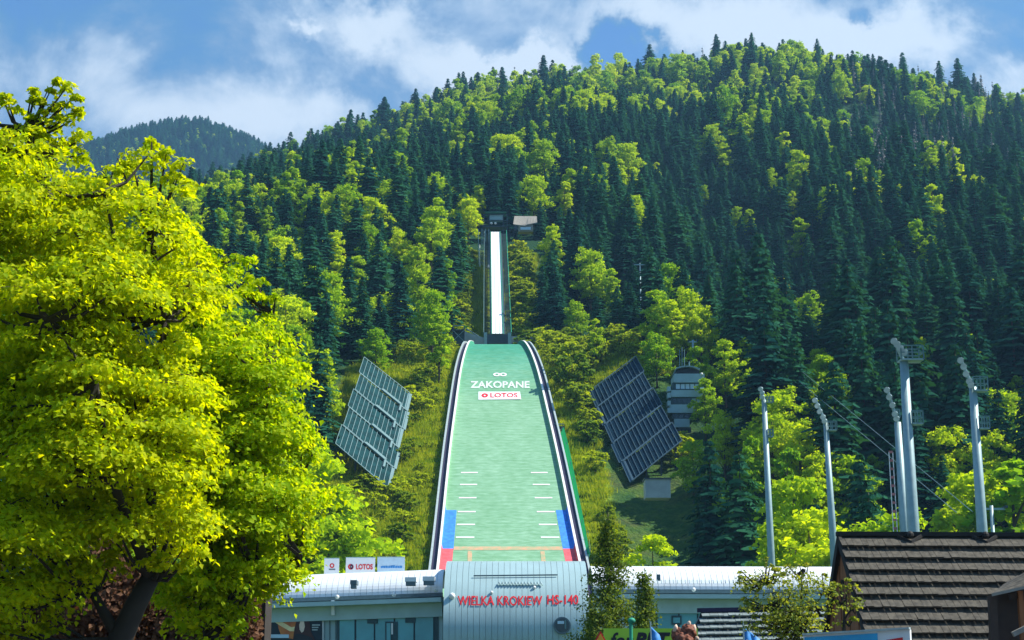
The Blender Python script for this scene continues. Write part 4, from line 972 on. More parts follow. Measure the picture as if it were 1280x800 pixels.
# ------------------------------------------------------------------ stadium gate building
def gate_building():
    YF, YC, YBk = 126., 133., 141.
    t = thing('stadium_gate_building', 'long low stadium gate building with silver barrel centre and red lettering', 'building', (0, YC, 0))
    ztop = P(640, 703, YC+1).z; a, b = 7.4, 6.0; zc = ztop-b
    xl, xr = P(555, 745, YF+1).x, P(735, 745, YF+1).x
    # barrel skin as separate bent strips with recessed seams
    n = 24; w = (xr-xl)/n
    def ell(th, k=1.): return (YC-a*k*math.cos(th), zc+b*k*math.sin(th))
    ths = np.linspace(R(-42), R(172), 28)
    for i in range(n):
        x0 = xl+i*w+.012; x1 = xl+(i+1)*w-.012; vs = []; fs = []
        m = len(ths)
        for th in ths: y, z = ell(th); vs += [(x0, y, z), (x1, y, z)]
        for j in range(m-1): fs.append((2*j, 2*j+1, 2*j+3, 2*j+2))
        nb = len(vs)
        for xx, sg in ((x0, 1), (x1, -1)):
            bb = len(vs)
            for th in ths: y, z = ell(th); y2, z2 = ell(th, .985); vs += [(xx, y, z), (xx, y2, z2)]
            for j in range(m-1): f = (bb+2*j, bb+2*j+2, bb+2*j+3, bb+2*j+1); fs.append(f if sg > 0 else f[::-1])
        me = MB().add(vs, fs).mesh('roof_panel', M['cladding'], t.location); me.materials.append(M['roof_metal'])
        me.polygons.foreach_set('material_index', [1 if (j % (m-1)) >= 16 else 0 for j in range(len(me.polygons))])  # paler sheet from the crest back: sunlit top put into the colour
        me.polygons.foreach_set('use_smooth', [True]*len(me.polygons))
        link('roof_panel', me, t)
    core = MB(); vs = []; fs = []
    for th in np.linspace(R(-60), R(180), 30): y, z = ell(th, .975); vs += [(xl+.1, y, z), (xr-.1, y, z)]
    for j in range(29): fs.append((2*j, 2*j+1, 2*j+3, 2*j+2))
    fs += [tuple(range(0, 60, 2)), tuple(range(59, 0, -2))]
    part('barrel_core', core.add(vs, fs), 'seam_pale', t)
    part('base_wall', MB().box(((xl+xr)/2, YC+1.2, (zc-4)/2), (xr-xl-1.2, 9, zc-4)), 'concrete', t)
    def front(u, v, d):     # point on the barrel front at pixel (u, -v)
        for th in np.linspace(R(-30), R(110), 400):
            y, z = ell(th)
            if z >= P(u, -v, y).z: break
        q = P(u, -v, y); nn = Vector((0, -math.cos(th)/a, math.sin(th)/b)).normalized(); return Vector((q.x, y, z))+nn*(.03+d)
    cache = {}
    def frontc(u, v, d):
        k = round(v*5)
        if k not in cache:
            for th in np.linspace(R(-30), R(110), 400):
                y, z = ell(th)
                if z >= P(640, -v, y).z: break
            cache[k] = (th, y, z)
        th, y, z = cache[k]; q = P(u, -v, y); nn = Vector((0, -math.cos(th)/a, math.sin(th)/b)).normalized(); return Vector((q.x, y, z))+nn*(.03+d)
    letters(t, 'WIELKA KROKIEW', 'red', 572, 678, -757.5, -745.6, frontc, .012, .02)
    letters(t, 'HS-140', 'red', 684, 723, -756.5, -744.2, frontc, .012, .02)
    sg = MB().bar(frontc(592, -721.5, .1), frontc(697, -720.5, .1), .1); part('snow_guard', sg, 'seam', t)
    zz = MB()
    for k in range(14):
        u = 622+k*4; zz.bar(frontc(u, -733, .1), frontc(u+2, -729, .1), .07).bar(frontc(u+2, -729, .1), frontc(u+4, -733, .1), .07)
    part('snow_guard', zz, 'steel', t)
    part('wall_lamp', MB().ball(frontc(565, -746, .05), .26), 'white', t, smooth=True); part('roof_vent', MB().ball(frontc(668, -735.5, .05), .13), 'white', t); part('roof_vent', MB().ball(frontc(614.5, -741.5, .05), .13), 'white', t)
    # porthole window
    c = frontc(702.5, -783, .06); c1 = c+Vector((0, -.2, .02)); pw = part('porthole_window', MB().tube([c+Vector((0, .2, 0)), c1], .66, 20), 'seam', t); part('pane', MB().tube([c1, c1+Vector((0, -.03, 0))], .54, 20), 'dark_glass', pw)
    part('glint_strip', MB().box(c1+Vector((.25, -.06, .08)), (.12, .03, .7)), 'alu', pw); part('glint_strip', MB().box(c1+Vector((-.1, -.06, .22)), (.5, .03, .22)), 'sign_blue', pw)
    # wings -------------------------------------------------
    def wing(side, xa, xb, ya, yb, Ya, Yb, npan):
        """xa..xb px of the wing; roof crest ya/yb px, Ya/Yb depth at each end"""
        ca, cb = P(xa, ya, Ya+4), P(xb, yb, Yb+4)
        def rpnt(k, s):      # k along wing, s 0 eave .. 1 crest .. 1.6 back
            c = ca.lerp(cb, k); th = s*math.pi/2; return Vector((c.x*(1-.0), c.y-4.6*math.cos(th), c.z-2.15+2.15*math.sin(th)))
        ss = list(np.linspace(0, 1.7, 24))
        for i in range(npan):
            k0, k1 = i/npan+.0006, (i+1)/npan-.0006; vs = []; fs = []
            for s in ss: p, q = rpnt(k0, s), rpnt(k1, s); vs += [p, q, q-Vector((0, 0, .1)), p-Vector((0, 0, .1))]
            for j in range(len(ss)-1):
                for m in range(4): e = 4*j+m; g = 4*j+(m+1) % 4; fs.append((e, g, g+4, e+4))
            part('roof_panel', MB().add(vs, fs), 'roof_metal', t, smooth=False)
        co = MB(); vs = []; fs = []
        for s in ss: vs += [rpnt(0, s)-Vector((0, -.02, .13)), rpnt(1, s)-Vector((0, -.02, .13))]
        for j in range(len(ss)-1): fs.append((2*j, 2*j+1, 2*j+3, 2*j+2))
        part('roof_deck', co.add(vs, fs), 'seam_pale', t)
        e0, e1 = rpnt(0, 0), rpnt(1, 0); dn = lambda h, y=0.: Vector((0, y, -h))
        part('gutter', MB().bar(e0+dn(.18, -.1), e1+dn(.18, -.1), .4, .3), 'seam', t)
        part('canopy_edge', MB().bar(e0+dn(.62, -.5), e1+dn(.62, -.5), 1.3, .34), 'fascia', t)
        part('fascia_band', MB().bar(e0+dn(1.35, .3), e1+dn(1.35, .3), .5, 1.1), 'fascia', t)
        wl = MB(); p, q = e0+dn(.25, .6), e1+dn(.25, .6)
        wl.add([(p.x, p.y, 0), (q.x, q.y, 0), q, p, (p.x, p.y+7, 0), (q.x, q.y+7, 0), q+Vector((0, 7, 0)), p+Vector((0, 7, 0))], [(0,1,2,3),(5,4,7,6),(4,0,3,7),(1,5,6,2),(3,2,6,7)])
        part('wall', wl, 'cladding', t)
        return e0, e1
    e0, e1 = wing(-1, 250, 556.5, 724, 712, 134, 131, 44)
    f0, f1 = wing(1, 737, 1110, 708, 709, 131, 131.5, 52)
    def face(px, py, e, f, dy):      # point on the wing's front plane
        d = pdir(px, py); n = Vector((-(f.y-e.y), f.x-e.x, 0)); p0 = e+Vector((0, dy, 0)); dd = Vector(d); k = (p0-Vector((0, 0, CAMZ))).dot(n)/dd.dot(n); return Vector((0, 0, CAMZ))+dd*k
    def rect(nm, m, x0, x1, y0, y1, e, f, dy, th=.08, root=t):
        # top edge follows the wing's perspective slope
        vs = [face(x0, y1, e, f, dy), face(x1, y1, e, f, dy), face(x1, y0, e, f, dy), face(x0, y0, e, f, dy)]
        return part(nm, MB().slab(vs, th), m, root)
    # left wing glazing
    rect('glazing_recess', 'frame_dark', 421, 548, 757, 860, e0, e1, .5)
    for x0, x1 in ((424.5, 443), (445.5, 467.2), (469.2, 492), (494.2, 516.8), (519, 541.5)): rect('pane', 'glass', x0, x1, 761, 858, e0, e1, .38, .05)
    dr = rect('door', 'frame_dark', 481.5, 497, 777, 862, e0, e1, .28, .05); rect('door_panel', 'glass', 483.2, 488.2, 779, 860, e0, e1, .2, .03, dr); rect('handle', 'white', 489, 491.2, 779, 793, e0, e1, .18, .03, dr)
    rect('notice_plate', 'frame_dark', 459, 472, 772, 779.5, e0, e1, .25, .05); rect('notice_plate', 'frame_dark', 506.5, 519, 771, 778.5, e0, e1, .25, .05)
    rect('white_fin', 'white', 414, 418, 747, 769, e0, e1, -.3, .2)
    for x in (440, 477): pass
    rect('wall_strip', 'seam', 411.5, 412.5, 748, 860, e0, e1, .45, .06); rect('wall_strip', 'seam', 419, 420.2, 750, 860, e0, e1, .45, .06)
    for px, py in ((421.5, 746), (492.5, 743.5), (545, 738)): part('canopy_lamp', MB().ball(face(px, py, e0, e1, -.9), .17), 'white', t)
    # roof lights on the left wing: hoods over small openings
    for x0, x1, py in ((439, 447, 728.5), (507, 521, 725), (529, 544, 724)):
        c = P((x0+x1)/2, py, 129.6); rw = (x1-x0)*129/FPX
        hd = part('roof_hood', MB().box(c, (rw, 1.6, .34)), 'sign_white' if x0 > 500 else 'seam', t); part('louvre', MB().box(c+Vector((0, -.4, -.34)), (rw*.85, .8, .3)), 'seam', hd)
    # right wing
    rect('glazing_recess', 'frame_dark', 820, 896, 752.5, 860, f0, f1, .5)
    for x0, x1 in ((822, 847.5), (849.5, 871), (873, 893)): rect('pane', 'glass', x0, x1, 754, 858, f0, f1, .38, .05)
    rect('notice_plate', 'frame_dark', 839.5, 852, 769.5, 781, f0, f1, .25, .05); rect('notice_print', 'glass', 841.5, 850, 772, 778.5, f0, f1, .2, .03)
    for k in range(6): rect('wall_panel', 'concrete', 897+k*24, 919.5+k*24, 754, 860, f0, f1, .38, .1)
    for k in range(4): rect('wall_panel', 'cladding', 738+k*20, 756.5+k*20, 754, 860, f0, f1, .38, .1)
    part('canopy_lamp', MB().ball(face(867, 737, f0, f1, -.9), .17), 'white', t)
    sgd = MB()
    for k in range(60): q = P(822+k*5, 729, 128.3); sgd.bar(q, q+Vector((0, .3, .28)), .05)
    part('snow_guard', sgd, 'steel', t); part('roof_vent', MB().box(P(823, 722, 129.4), (.3, .3, .5)), 'seam', t)
    # billboard on the wall with a generic portrait
    bb = thing('wall_billboard', 'dark billboard with orange glow and a long-haired woman, partly behind leaves', 'billboard', face(371, 820, e0, e1, -.1))
    def br(nm, m, x0, x1, y0, y1, dy, th=.05): return rect(nm, m, x0, x1, y0, y1, e0, e1, dy, th, bb)
    br('frame', 'white', 322, 404.5, 762, 840, .30); br('print', 'navy_print', 324, 402.5, 764.5, 838, .2)
    def blob(nm, m, pts, dy): return part(nm, MB().slab([face(x, y, e0, e1, dy) for x, y in pts][::-1] if True else [], .01), m, bb)
    def shape(nm, m, pts, dy):
        v = [face(x, y, e0, e1, dy) for x, y in pts]
        a = sum(v[i].x*v[(i+1) % len(v)].z-v[(i+1) % len(v)].x*v[i].z for i in range(len(v)))
        return part(nm, MB().slab(v if a > 0 else v[::-1], .01), m, bb)
    shape('orange_print', 'orange_print', [(346, 769), (372, 768), (372, 800), (352, 796), (348, 785)], .17)
    shape('glow_print', 'glow_print', [(340, 773), (352, 777), (364, 784), (370, 783), (369, 789), (362, 789), (350, 782), (341, 776)], .15)
    shape('hair_print', 'hair', [(376, 770), (382, 771), (387, 778), (389, 790), (394, 801), (366, 801), (368, 786), (371, 774)], .13)
    shape('face_print', 'skin', [(376, 775), (380, 777), (381, 783), (379.5, 789), (377, 791), (374.5, 787), (374, 781)], .11)
    shape('coat_print', 'ink', [(370, 792), (379, 793), (390, 797), (396, 812), (360, 812)], .09)
    br('banner_print', 'sign_blue', 331, 361, 793, 797.5, .09, .01); br('text_print', 'rail_grey', 390, 400, 780.5, 782, .13, .01); br('text_print', 'rail_grey', 390, 398, 783.5, 785, .13, .01); br('text_print', 'rail_grey', 390, 397, 786.5, 788, .13, .01)
    # sponsor boards standing on the rear of the roof
    def board(label, x0, x1, y0, y1, m):
        Y = 139.; a, c = P(x0, y1, Y), P(x1, y0, Y); o = thing('sponsor_board', label, 'sign', Vector(((a.x+c.x)/2, Y, a.z)))
        part('board', MB().box(((a.x+c.x)/2, Y, (a.z+c.z)/2), (c.x-a.x, .1, c.z-a.z)), m, o)
        f = MB()
        for x in (a.x+.3, c.x-.3): f.bar((x, Y+.1, 0), (x, Y+.1, c.z-.2), .1)
        part('post', f, 'steel', o)
        part('edge', MB().bar((a.x, Y-.02, c.z+.03), (c.x, Y-.02, c.z+.03), .14, .08), 'fascia', o)
        return o, (lambda u, v, d: Vector((P(u, -v, Y-.07).x, Y-.07-d, P(u, -v, Y-.07).z)))
    o, fn = board('white LOTOS sponsor board on the roof left of the barrel', 432, 469, 697.5, 720, 'sign_white')
    letters(o, 'LOTOS', 'red', 445, 466, -712, -705, fn, .01, .035)
    part('logo_mark', ring(438.5, -708.5, 3.6, 3.6, fn, .45), 'red', o); part('logo_mark', ring(439.5, -708.5, 1.8, 3.2, lambda u, v, d: fn(u, v, .02), .3), 'navy', o)
    o, fn = board('pale blue sponsor board next to the LOTOS board', 471.5, 506, 697, 720, 'sign_blue')
    letters(o, 'dlaczego', 'print_blue', 476, 503, -710.5, -706, fn, .01, .01, name='script_print', single=False) if False else None
    sc = MB(); 
    for k in range(9): sc.slab([fn(476+3*k, -710, .02), fn(478.6+3*k, -710, .02), fn(478.6+3*k, -707.2-.7*math.sin(k), .02), fn(476+3*k, -707.6-.6*math.cos(k*2), .02)], .01)
    part('script_print', sc, 'print_blue', o)
    o, fn = board('white sponsor board with small red emblem, beside the tree', 405, 424, 698.5, 720, 'sign_white')
    part('logo_mark', ring(415, -707, 3, 3, fn, .5), 'red', o); part('text_print', MB().slab([fn(411, -712.5, .01), fn(419, -712.5, .01), fn(419, -711, .01), fn(411, -711, .01)], .01), 'seam', o)
gate_building()

# ------------------------------------------------------------------ shingled huts
def shingle_rows(t, ridge0, ridge1, down, nrm, nrows, pitch, wsh, m, cut=None):
    """rows of shingles from the ridge down; down: unit vector down the slope"""
    ax = (ridge1-ridge0); Lx = ax.length; axn = ax.normalized()
    for r in range(nrows):
        s0 = r*pitch; mb = MB(); x = 0.
        lo, hi = (0, Lx) if cut is None else cut(s0)
        x = lo
        while x < hi:
            w = min(wsh*rnd.uniform(.7, 1.3), hi-x); 
            if w < .02: break
            j = rnd.uniform(-.009, .009); th = .035+rnd.uniform(-.006, .010)
            p = ridge0+axn*x+down*s0; q = p+axn*(w-.008); l = down*(pitch+.05+j)
            top = nrm*.02; bot = nrm*(.10+th)
            vs = [p+top*.3, q+top*.3, q+l+bot, p+l+bot, p+l+bot-nrm*(th+.02), q+l+bot-nrm*(th+.02)]
            mb.add(vs, [(0, 3, 2, 1), (3, 4, 5, 2)]); x += w
        part('shingle_row', mb, m, t)
def right_hut():
    Y0 = 38.; th = R(3.); A = P(1047, 670, Y0); rx = Vector((math.cos(th), math.sin(th), 0)); B = A+rx*9.5
    fr = Vector((math.sin(th), -math.cos(th), 0)); pt = R(50)
    down = fr*math.cos(pt)+Vector((0, 0, -math.sin(pt))); nrm = fr*math.sin(pt)+Vector((0, 0, math.cos(pt)))
    t = thing('shingled_house', 'wooden house with steep grey shingled roof filling the lower right corner', 'house', (A.x+4, Y0, 0))
    shingle_rows(t, A, B, down, nrm, 18, .385, .17, 'shingle')
    back = -fr*math.cos(pt)+Vector((0, 0, -math.sin(pt))); L = 18*.385
    part('roof_deck', MB().slab([A+down*L, B+down*L, B, A], .12), 'bitumen', t)
    part('rear_roof', MB().slab([A, B, B+back*L, A+back*L], .12), 'shingle', t)
    part('ridge_cap', MB().bar(A+Vector((-.02, 0, .05)), B+Vector((0, 0, .05)), .22, .1), 'bitumen', t)
    # gable
    ins = rx*.16; g0 = A+ins+Vector((0, 0, -.16)); g1 = g0+down*(L-.4); g2 = g0+back*(L-.4)
    nb = 22; 
    for i in range(nb):       # vertical boards of the gable
        k0 = i/nb+.003; k1 = (i+1)/nb-.003; a = g2.lerp(g1, k0); b = g2.lerp(g1, k1)
        def topz(k): return g1.z+(g0.z-g1.z)*(1-abs(2*k-1))
        ta = Vector((a.x, a.y, topz(k0))); tb = Vector((b.x, b.y, topz(k1))); a.z = b.z = g1.z-.3
        part('board', MB().slab([a, b, tb, ta][::-1], .05+.012*(i % 2)), 'wood', t)
    for dd in (down, back): part('barge_board', MB().bar(A+rx*.03+Vector((0, 0, -.05)), A+rx*.03+dd*L+Vector((0, 0, -.05)), .07, .2), 'bitumen', t)
    part('wall', MB().box(((A.x+4.9), Y0+.2, (g1.z-.3)/2), (9, 6.6, g1.z-.3), th), 'wood', t)
    for px in (1136.5, 1232): c = A+rx*((P(px, 672, Y0).x-A.x)); part('snow_bracket', MB().bar(c+Vector((-.28, -.1, 0)), c+Vector((0, -.25, -.16)), .07).bar(c+Vector((.28, -.1, 0)), c+Vector((0, -.25, -.16)), .07).ball(c+Vector((0, -.2, .02)), .09), 'bitumen', t)
    # dormer at the right edge
    Yd = 33.6; 
    rl = P(1241, 741.5, Yd); rt = P(1300, 707, Yd+.6)
    d = thing('porch_roof', 'small porch roof jutting from the shingled house at the right edge', 'porch', (P(1275, 760, Yd).x, Yd, 0))
    dv = (rt-rl)
    for k in range(5):
        a0 = P(1241+2.5*k, 742.5-2.2*k, Yd+.12*k); a1 = P(1306, 727-5*k, Yd+.12*k); b0 = P(1241+2.5*(k+1), 741.5-2.2*(k+1), Yd+.12*k+.16); b1 = P(1306, 726.5-5*(k+1), Yd+.12*k+.16)
        part('roof_slat', MB().slab([a0, a1, b1, b0], .05), 'shingle', d)
    part('edge_board', MB().bar(P(1240, 743.5, Yd-.04), P(1306, 728.5, Yd-.04), .05, .06), 'wood_grey', d)
    part('side_wall', MB().slab([P(1236, 812, Yd+.6), P(1300, 812, Yd+.6), P(1300, 722, Yd+.6), P(1241, 743, Yd+.6)], .1), 'wood_dark', d)
    part('post', MB().box(P(1277, 772, Yd+.35), (.10, .12, 1.1)), 'wood', d); part('beam', MB().bar(P(1262, 746, Yd+.4), P(1310, 738, Yd+.4), .12), 'wood_dark', d)
    part('lower_rail', MB().bar(P(1266, 793, Yd-.2), P(1300, 776, Yd-.2), .10, .1), 'wood_grey', d)
    part('corner_column', MB().bar((P(1240, 800, Yd+.5).x, Yd+.5, 0), P(1240, 745, Yd+.5), .16), 'wood_dark', d); part('corner_column', MB().bar((P(1296, 800, Yd+.5).x, Yd+.5, 0), P(1296, 745, Yd+.5), .16), 'wood_dark', d)
right_hut()
def small_hut():
    Y0 = 48.; A = P(876, 765.5, Y0); B = P(1060, 762, Y0); pt = R(42); th = math.atan2(B.y-A.y, B.x-A.x)
    fr = Vector((0, -1, 0)); down = fr*math.cos(pt)+Vector((0, 0, -math.sin(pt))); nrm = fr*math.sin(pt)+Vector((0, 0, math.cos(pt)))
    t = thing('kiosk_hut', 'low hut with grey-teal slatted roof behind the blue feather flags', 'hut', ((A.x+B.x)/2, Y0, 0))
    shingle_rows(t, A, B, down, nrm, 13, .27, .2, 'shingle_teal', cut=lambda s: (-.32*s, (B-A).length))
    L = 13*.27; part('roof_deck', MB().slab([A+down*L+Vector((-.32*L, 0, 0)), B+down*L, B, A], .08), 'bitumen', t)
    part('rear_roof', MB().slab([A, B, B+Vector((0, L*.74, -L*.67)), A+Vector((-.32*L, L*.74, -L*.67))], .08), 'shingle_teal', t)
    part('ridge_cap', MB().bar(A+Vector((-.1, 0, .06)), B+Vector((0, 0, .06)), .2, .12), 'navy', t)
    zb = A.z-L*.62; part('wall', MB().box(((A.x+B.x)/2, Y0, zb/2), ((B-A).length-.4, 4.2, zb)), 'wood', t)
small_hut()

# ------------------------------------------------------------------ things at the bottom edge
def front_things():
    t = thing('lime_banner', 'lime green banner with black forBET lettering under the young larches', 'banner', P(810, 830, 46))
    Y = 46.; a, c = P(755, 840, Y), P(872, 785.5, Y)
    part('cloth', MB().box(((a.x+c.x)/2, Y, (a.z+c.z)/2), (c.x-a.x, .06, c.z-a.z)), 'lime', t)
    fn = lambda u, v, d: Vector((P(u, -v, Y-.04).x, Y-.045-d, P(u, -v, Y-.04).z))
    letters(t, 'for', 'ink', 763, 792, -810, -790.5, fn, .01, .02, .25); letters(t, 'BET', 'ink', 793, 838, -810, -790.5, fn, .01, .05, .25)
    f = MB()
    for x in (a.x+.05, c.x-.05): f.bar((x, Y+.1, 0), (x, Y+.1, c.z), .07)
    part('post', f, 'steel_dark', t)
    # green lamp post
    t = thing('green_post', 'green post with rounded head in front of the lime banner', 'post', (P(788.5, 800, 40).x, 40, 0))
    tp = P(788.5, 778, 40); part('pole', MB().tube([(tp.x, 40, 0), tp], .045, 10), 'green_net', t); part('head', MB().ball(tp+Vector((.02, 0, .04)), .095, 12, 8, (1, 1, .8)), 'green_net', t, smooth=True)
    # warning sign
    Y = 36.; ap = P(750.5, 788.5, Y); s = .9; hgt = s*.866
    t = thing('warning_sign', 'yellow triangular warning sign with red border beside the banner', 'road sign', (ap.x, Y, 0))
    def tri(k, dy): c = ap-Vector((0, 0, hgt*.62)); return [c+(v-c)*k+Vector((0, dy, 0)) for v in (ap, ap+Vector((-s/2, 0, -hgt)), ap+Vector((s/2, 0, -hgt)))]
    part('border_plate', MB().slab(tri(1, 0), .02), 'red', t); part('face_plate', MB().slab(tri(.88, -.012), .006), 'yellow', t); part('post', MB().tube([(ap.x, Y+.06, 0), ap+Vector((0, .06, -.1))], .035, 8), 'steel', t)
    # feather flags
    def flag(label, px, py, lean, w, Y=42., m='print_blue'):
        tp = P(px, py, Y); L = tp.z; t = thing('feather_flag', label, 'flag', (tp.x-lean*.4, Y, 0), 'blue feather flags at the stalls')
        pl = []; n = 16
        for i in range(n+1): k = i/n; pl.append(Vector((tp.x+lean*(1-k)**2*(-1)+0*k, Y, L*k)))
        part('pole', MB().tube(pl, [.02]*(n+1), 6), 'steel', t)
        mb = MB(); vs = []; fs = []; r0 = 5
        for i in range(r0, n+1):
            k = (i-r0)/(n-r0); ww = w*math.sin(math.pi*min(.99, .12+.88*(1-k)**.8*.9)) if k < 1 else .01
            p = pl[i]; off = Vector((0, .03*math.sin(i), 0)); vs += [p, p+Vector((ww, 0, -.12))+off]
        for i in range(n-r0): fs.append((2*i, 2*i+1, 2*i+3, 2*i+2))
        ob = part('sail', mb.add(vs, fs), m, t, smooth=True); sm = ob.modifiers.new('thick', 'SOLIDIFY'); sm.thickness = .008; sm.offset = 0
        mb = MB(); vs2 = []
        for i in range(r0, n-1): p = vs[2*(i-r0)]; q = vs[2*(i-r0)+1]; vs2 += [p.lerp(q, .32)+Vector((0, -.02, 0)), p.lerp(q, .62)+Vector((0, -.02, 0))]
        part('white_print', mb.add(vs2, [(2*i, 2*i+1, 2*i+3, 2*i+2) for i in range(len(vs2)//2-1)]), 'sign_white', t)
    flag('blue and white feather flag in front of the lime banner', 813, 777, -.35, .34)
    flag('narrow blue and white feather flag before the slatted hut roof', 929, 776, .25, .26)
    flag('wider plain blue feather flag to the right of the narrow one', 936, 783, -.45, .42, 43.)
    # carved wooden figure
    Y = 39.; c = P(854, 792, Y); t = thing('wood_carving', 'reddish brown carved wooden figure with pale tips right of the lime banner', 'carving', (c.x, Y, 0))
    b = MB(); b.tube([(c.x, Y, 0), (c.x+.02, Y, 1.6), (c.x, Y, c.z-.25)], [.26, .24, .27], 12); b.ball(c+Vector((-.13, 0, -.04)), .17, 12, 8, (1, 1, 1.05)).ball(c+Vector((.12, -.03, .02)), .2, 12, 8, (1, 1, 1.05)).ball(c+Vector((.0, -.06, -.2)), .26, 12, 8)
    o = part('carved_body', b, 'carved', t, smooth=True); dm = o.modifiers.new('sub', 'SUBSURF'); dm.levels = dm.render_levels = 2
    tx = bpy.data.textures.new('carve', 'CLOUDS'); tx.noise_scale = .09; ds = o.modifiers.new('carve', 'DISPLACE'); ds.texture = tx; ds.strength = .10; ds.texture_coords = 'LOCAL'
    for dx, dz, r, h in ((-.2, .13, .05, .14), (.12, .24, .045, .12), (.24, .1, .05, .2), (.3, -.1, .05, .08)): q = c+Vector((dx, -.06, dz)); part('pale_tip', MB().tube([q-Vector((0, 0, h*.6)), q+Vector((.02, -.02, h*.2)), q+Vector((.03, 0, h*.55))], [r*1.2, r, r*.35], 8), 'carved_pale', t, smooth=True)
    # blue-white billboard in front of the house
    Y = 30.; p0, p1, p2 = P(1004, 794.5, Y), P(1137, 786.8, Y-1.1), 0
    t = thing('street_billboard', 'low blue and white billboard in front of the shingled house', 'billboard', ((p0.x+p1.x)/2, Y, 0))
    def lerp(k, dz=0., dy=0.): return p0.lerp(p1, k)+Vector((0, dy, dz))
    part('board', MB().slab([lerp(0, -1.6), lerp(1, -1.6), lerp(1), lerp(0)], .08), 'sign_white', t)
    part('blue_print', MB().slab([lerp(.01, -1.55, -.02), lerp(.70, -1.55, -.02), lerp(.70, -.035, -.02), lerp(.01, -.035, -.02)], .01), 'print_sky', t)
    part('red_print', MB().slab([lerp(.78, -.4, -.02), lerp(.93, -.4, -.02), lerp(.93, -.13, -.02), lerp(.78, -.16, -.02)], .01), 'red', t)
    part('edge', MB().bar(lerp(0, .02, -.02), lerp(1, .02, -.02), .1, .035), 'rail_grey', t); f = MB()
    for k in (.05, .5, .97): q = lerp(k, -.1, .1); f.bar((q.x, q.y, 0), q, .09)
    part('post', f, 'steel', t)
front_things()

# ------------------------------------------------------------------ foreground trees
def leaves_mesh(name, ctr, nrm, size, m, g):
    n = len(ctr); nrm = nrm/np.linalg.norm(nrm, axis=1, keepdims=True); t = g.normal(size=(n, 3))+np.array([0, 0, -.9])
    b = t-nrm*np.sum(t*nrm, 1, keepdims=True); b /= np.maximum(np.linalg.norm(b, axis=1, keepdims=True), 1e-6); a = np.cross(nrm, b); s = size.reshape(-1, 1)
    # pointed leaf: base, two shoulders, tip, folded along the midrib (two quads sharing it)
    base = ctr-b*s*.5; tip = ctr+b*s*.6-nrm*s*.12; mid = ctr+b*s*.05; l1 = ctr-b*s*.12+a*s*.42+nrm*s*.14; r1 = ctr-b*s*.12-a*s*.42+nrm*s*.14
    V = np.stack([base, l1, tip, r1, ], 1).reshape(-1, 3); i = np.arange(n)*4
    F = np.concatenate([np.stack([i, i+1, i+2], 1), np.stack([i, i+2, i+3], 1)])
    return np_mesh(name, V, F, [m])
def inpoly(x, y, poly):
    c = False; n = len(poly)
    for i in range(n):
        x1, y1 = poly[i]; x2, y2 = poly[(i+1) % n]
        if (y1 > y) != (y2 > y) and x < (x2-x1)*(y-y1)/(y2-y1)+x1: c = not c
    return c
def edge_dist(x, y, poly):
    best = 1e9; n = len(poly)
    for i in range(n):
        x1, y1 = poly[i]; x2, y2 = poly[(i+1) % n]; t = max(0, min(1, ((x-x1)*(x2-x1)+(y-y1)*(y2-y1))/max(1e-6, (x2-x1)**2+(y2-y1)**2)))
        best = min(best, math.hypot(x-x1-t*(x2-x1), y-y1-t*(y2-y1)))
    return best
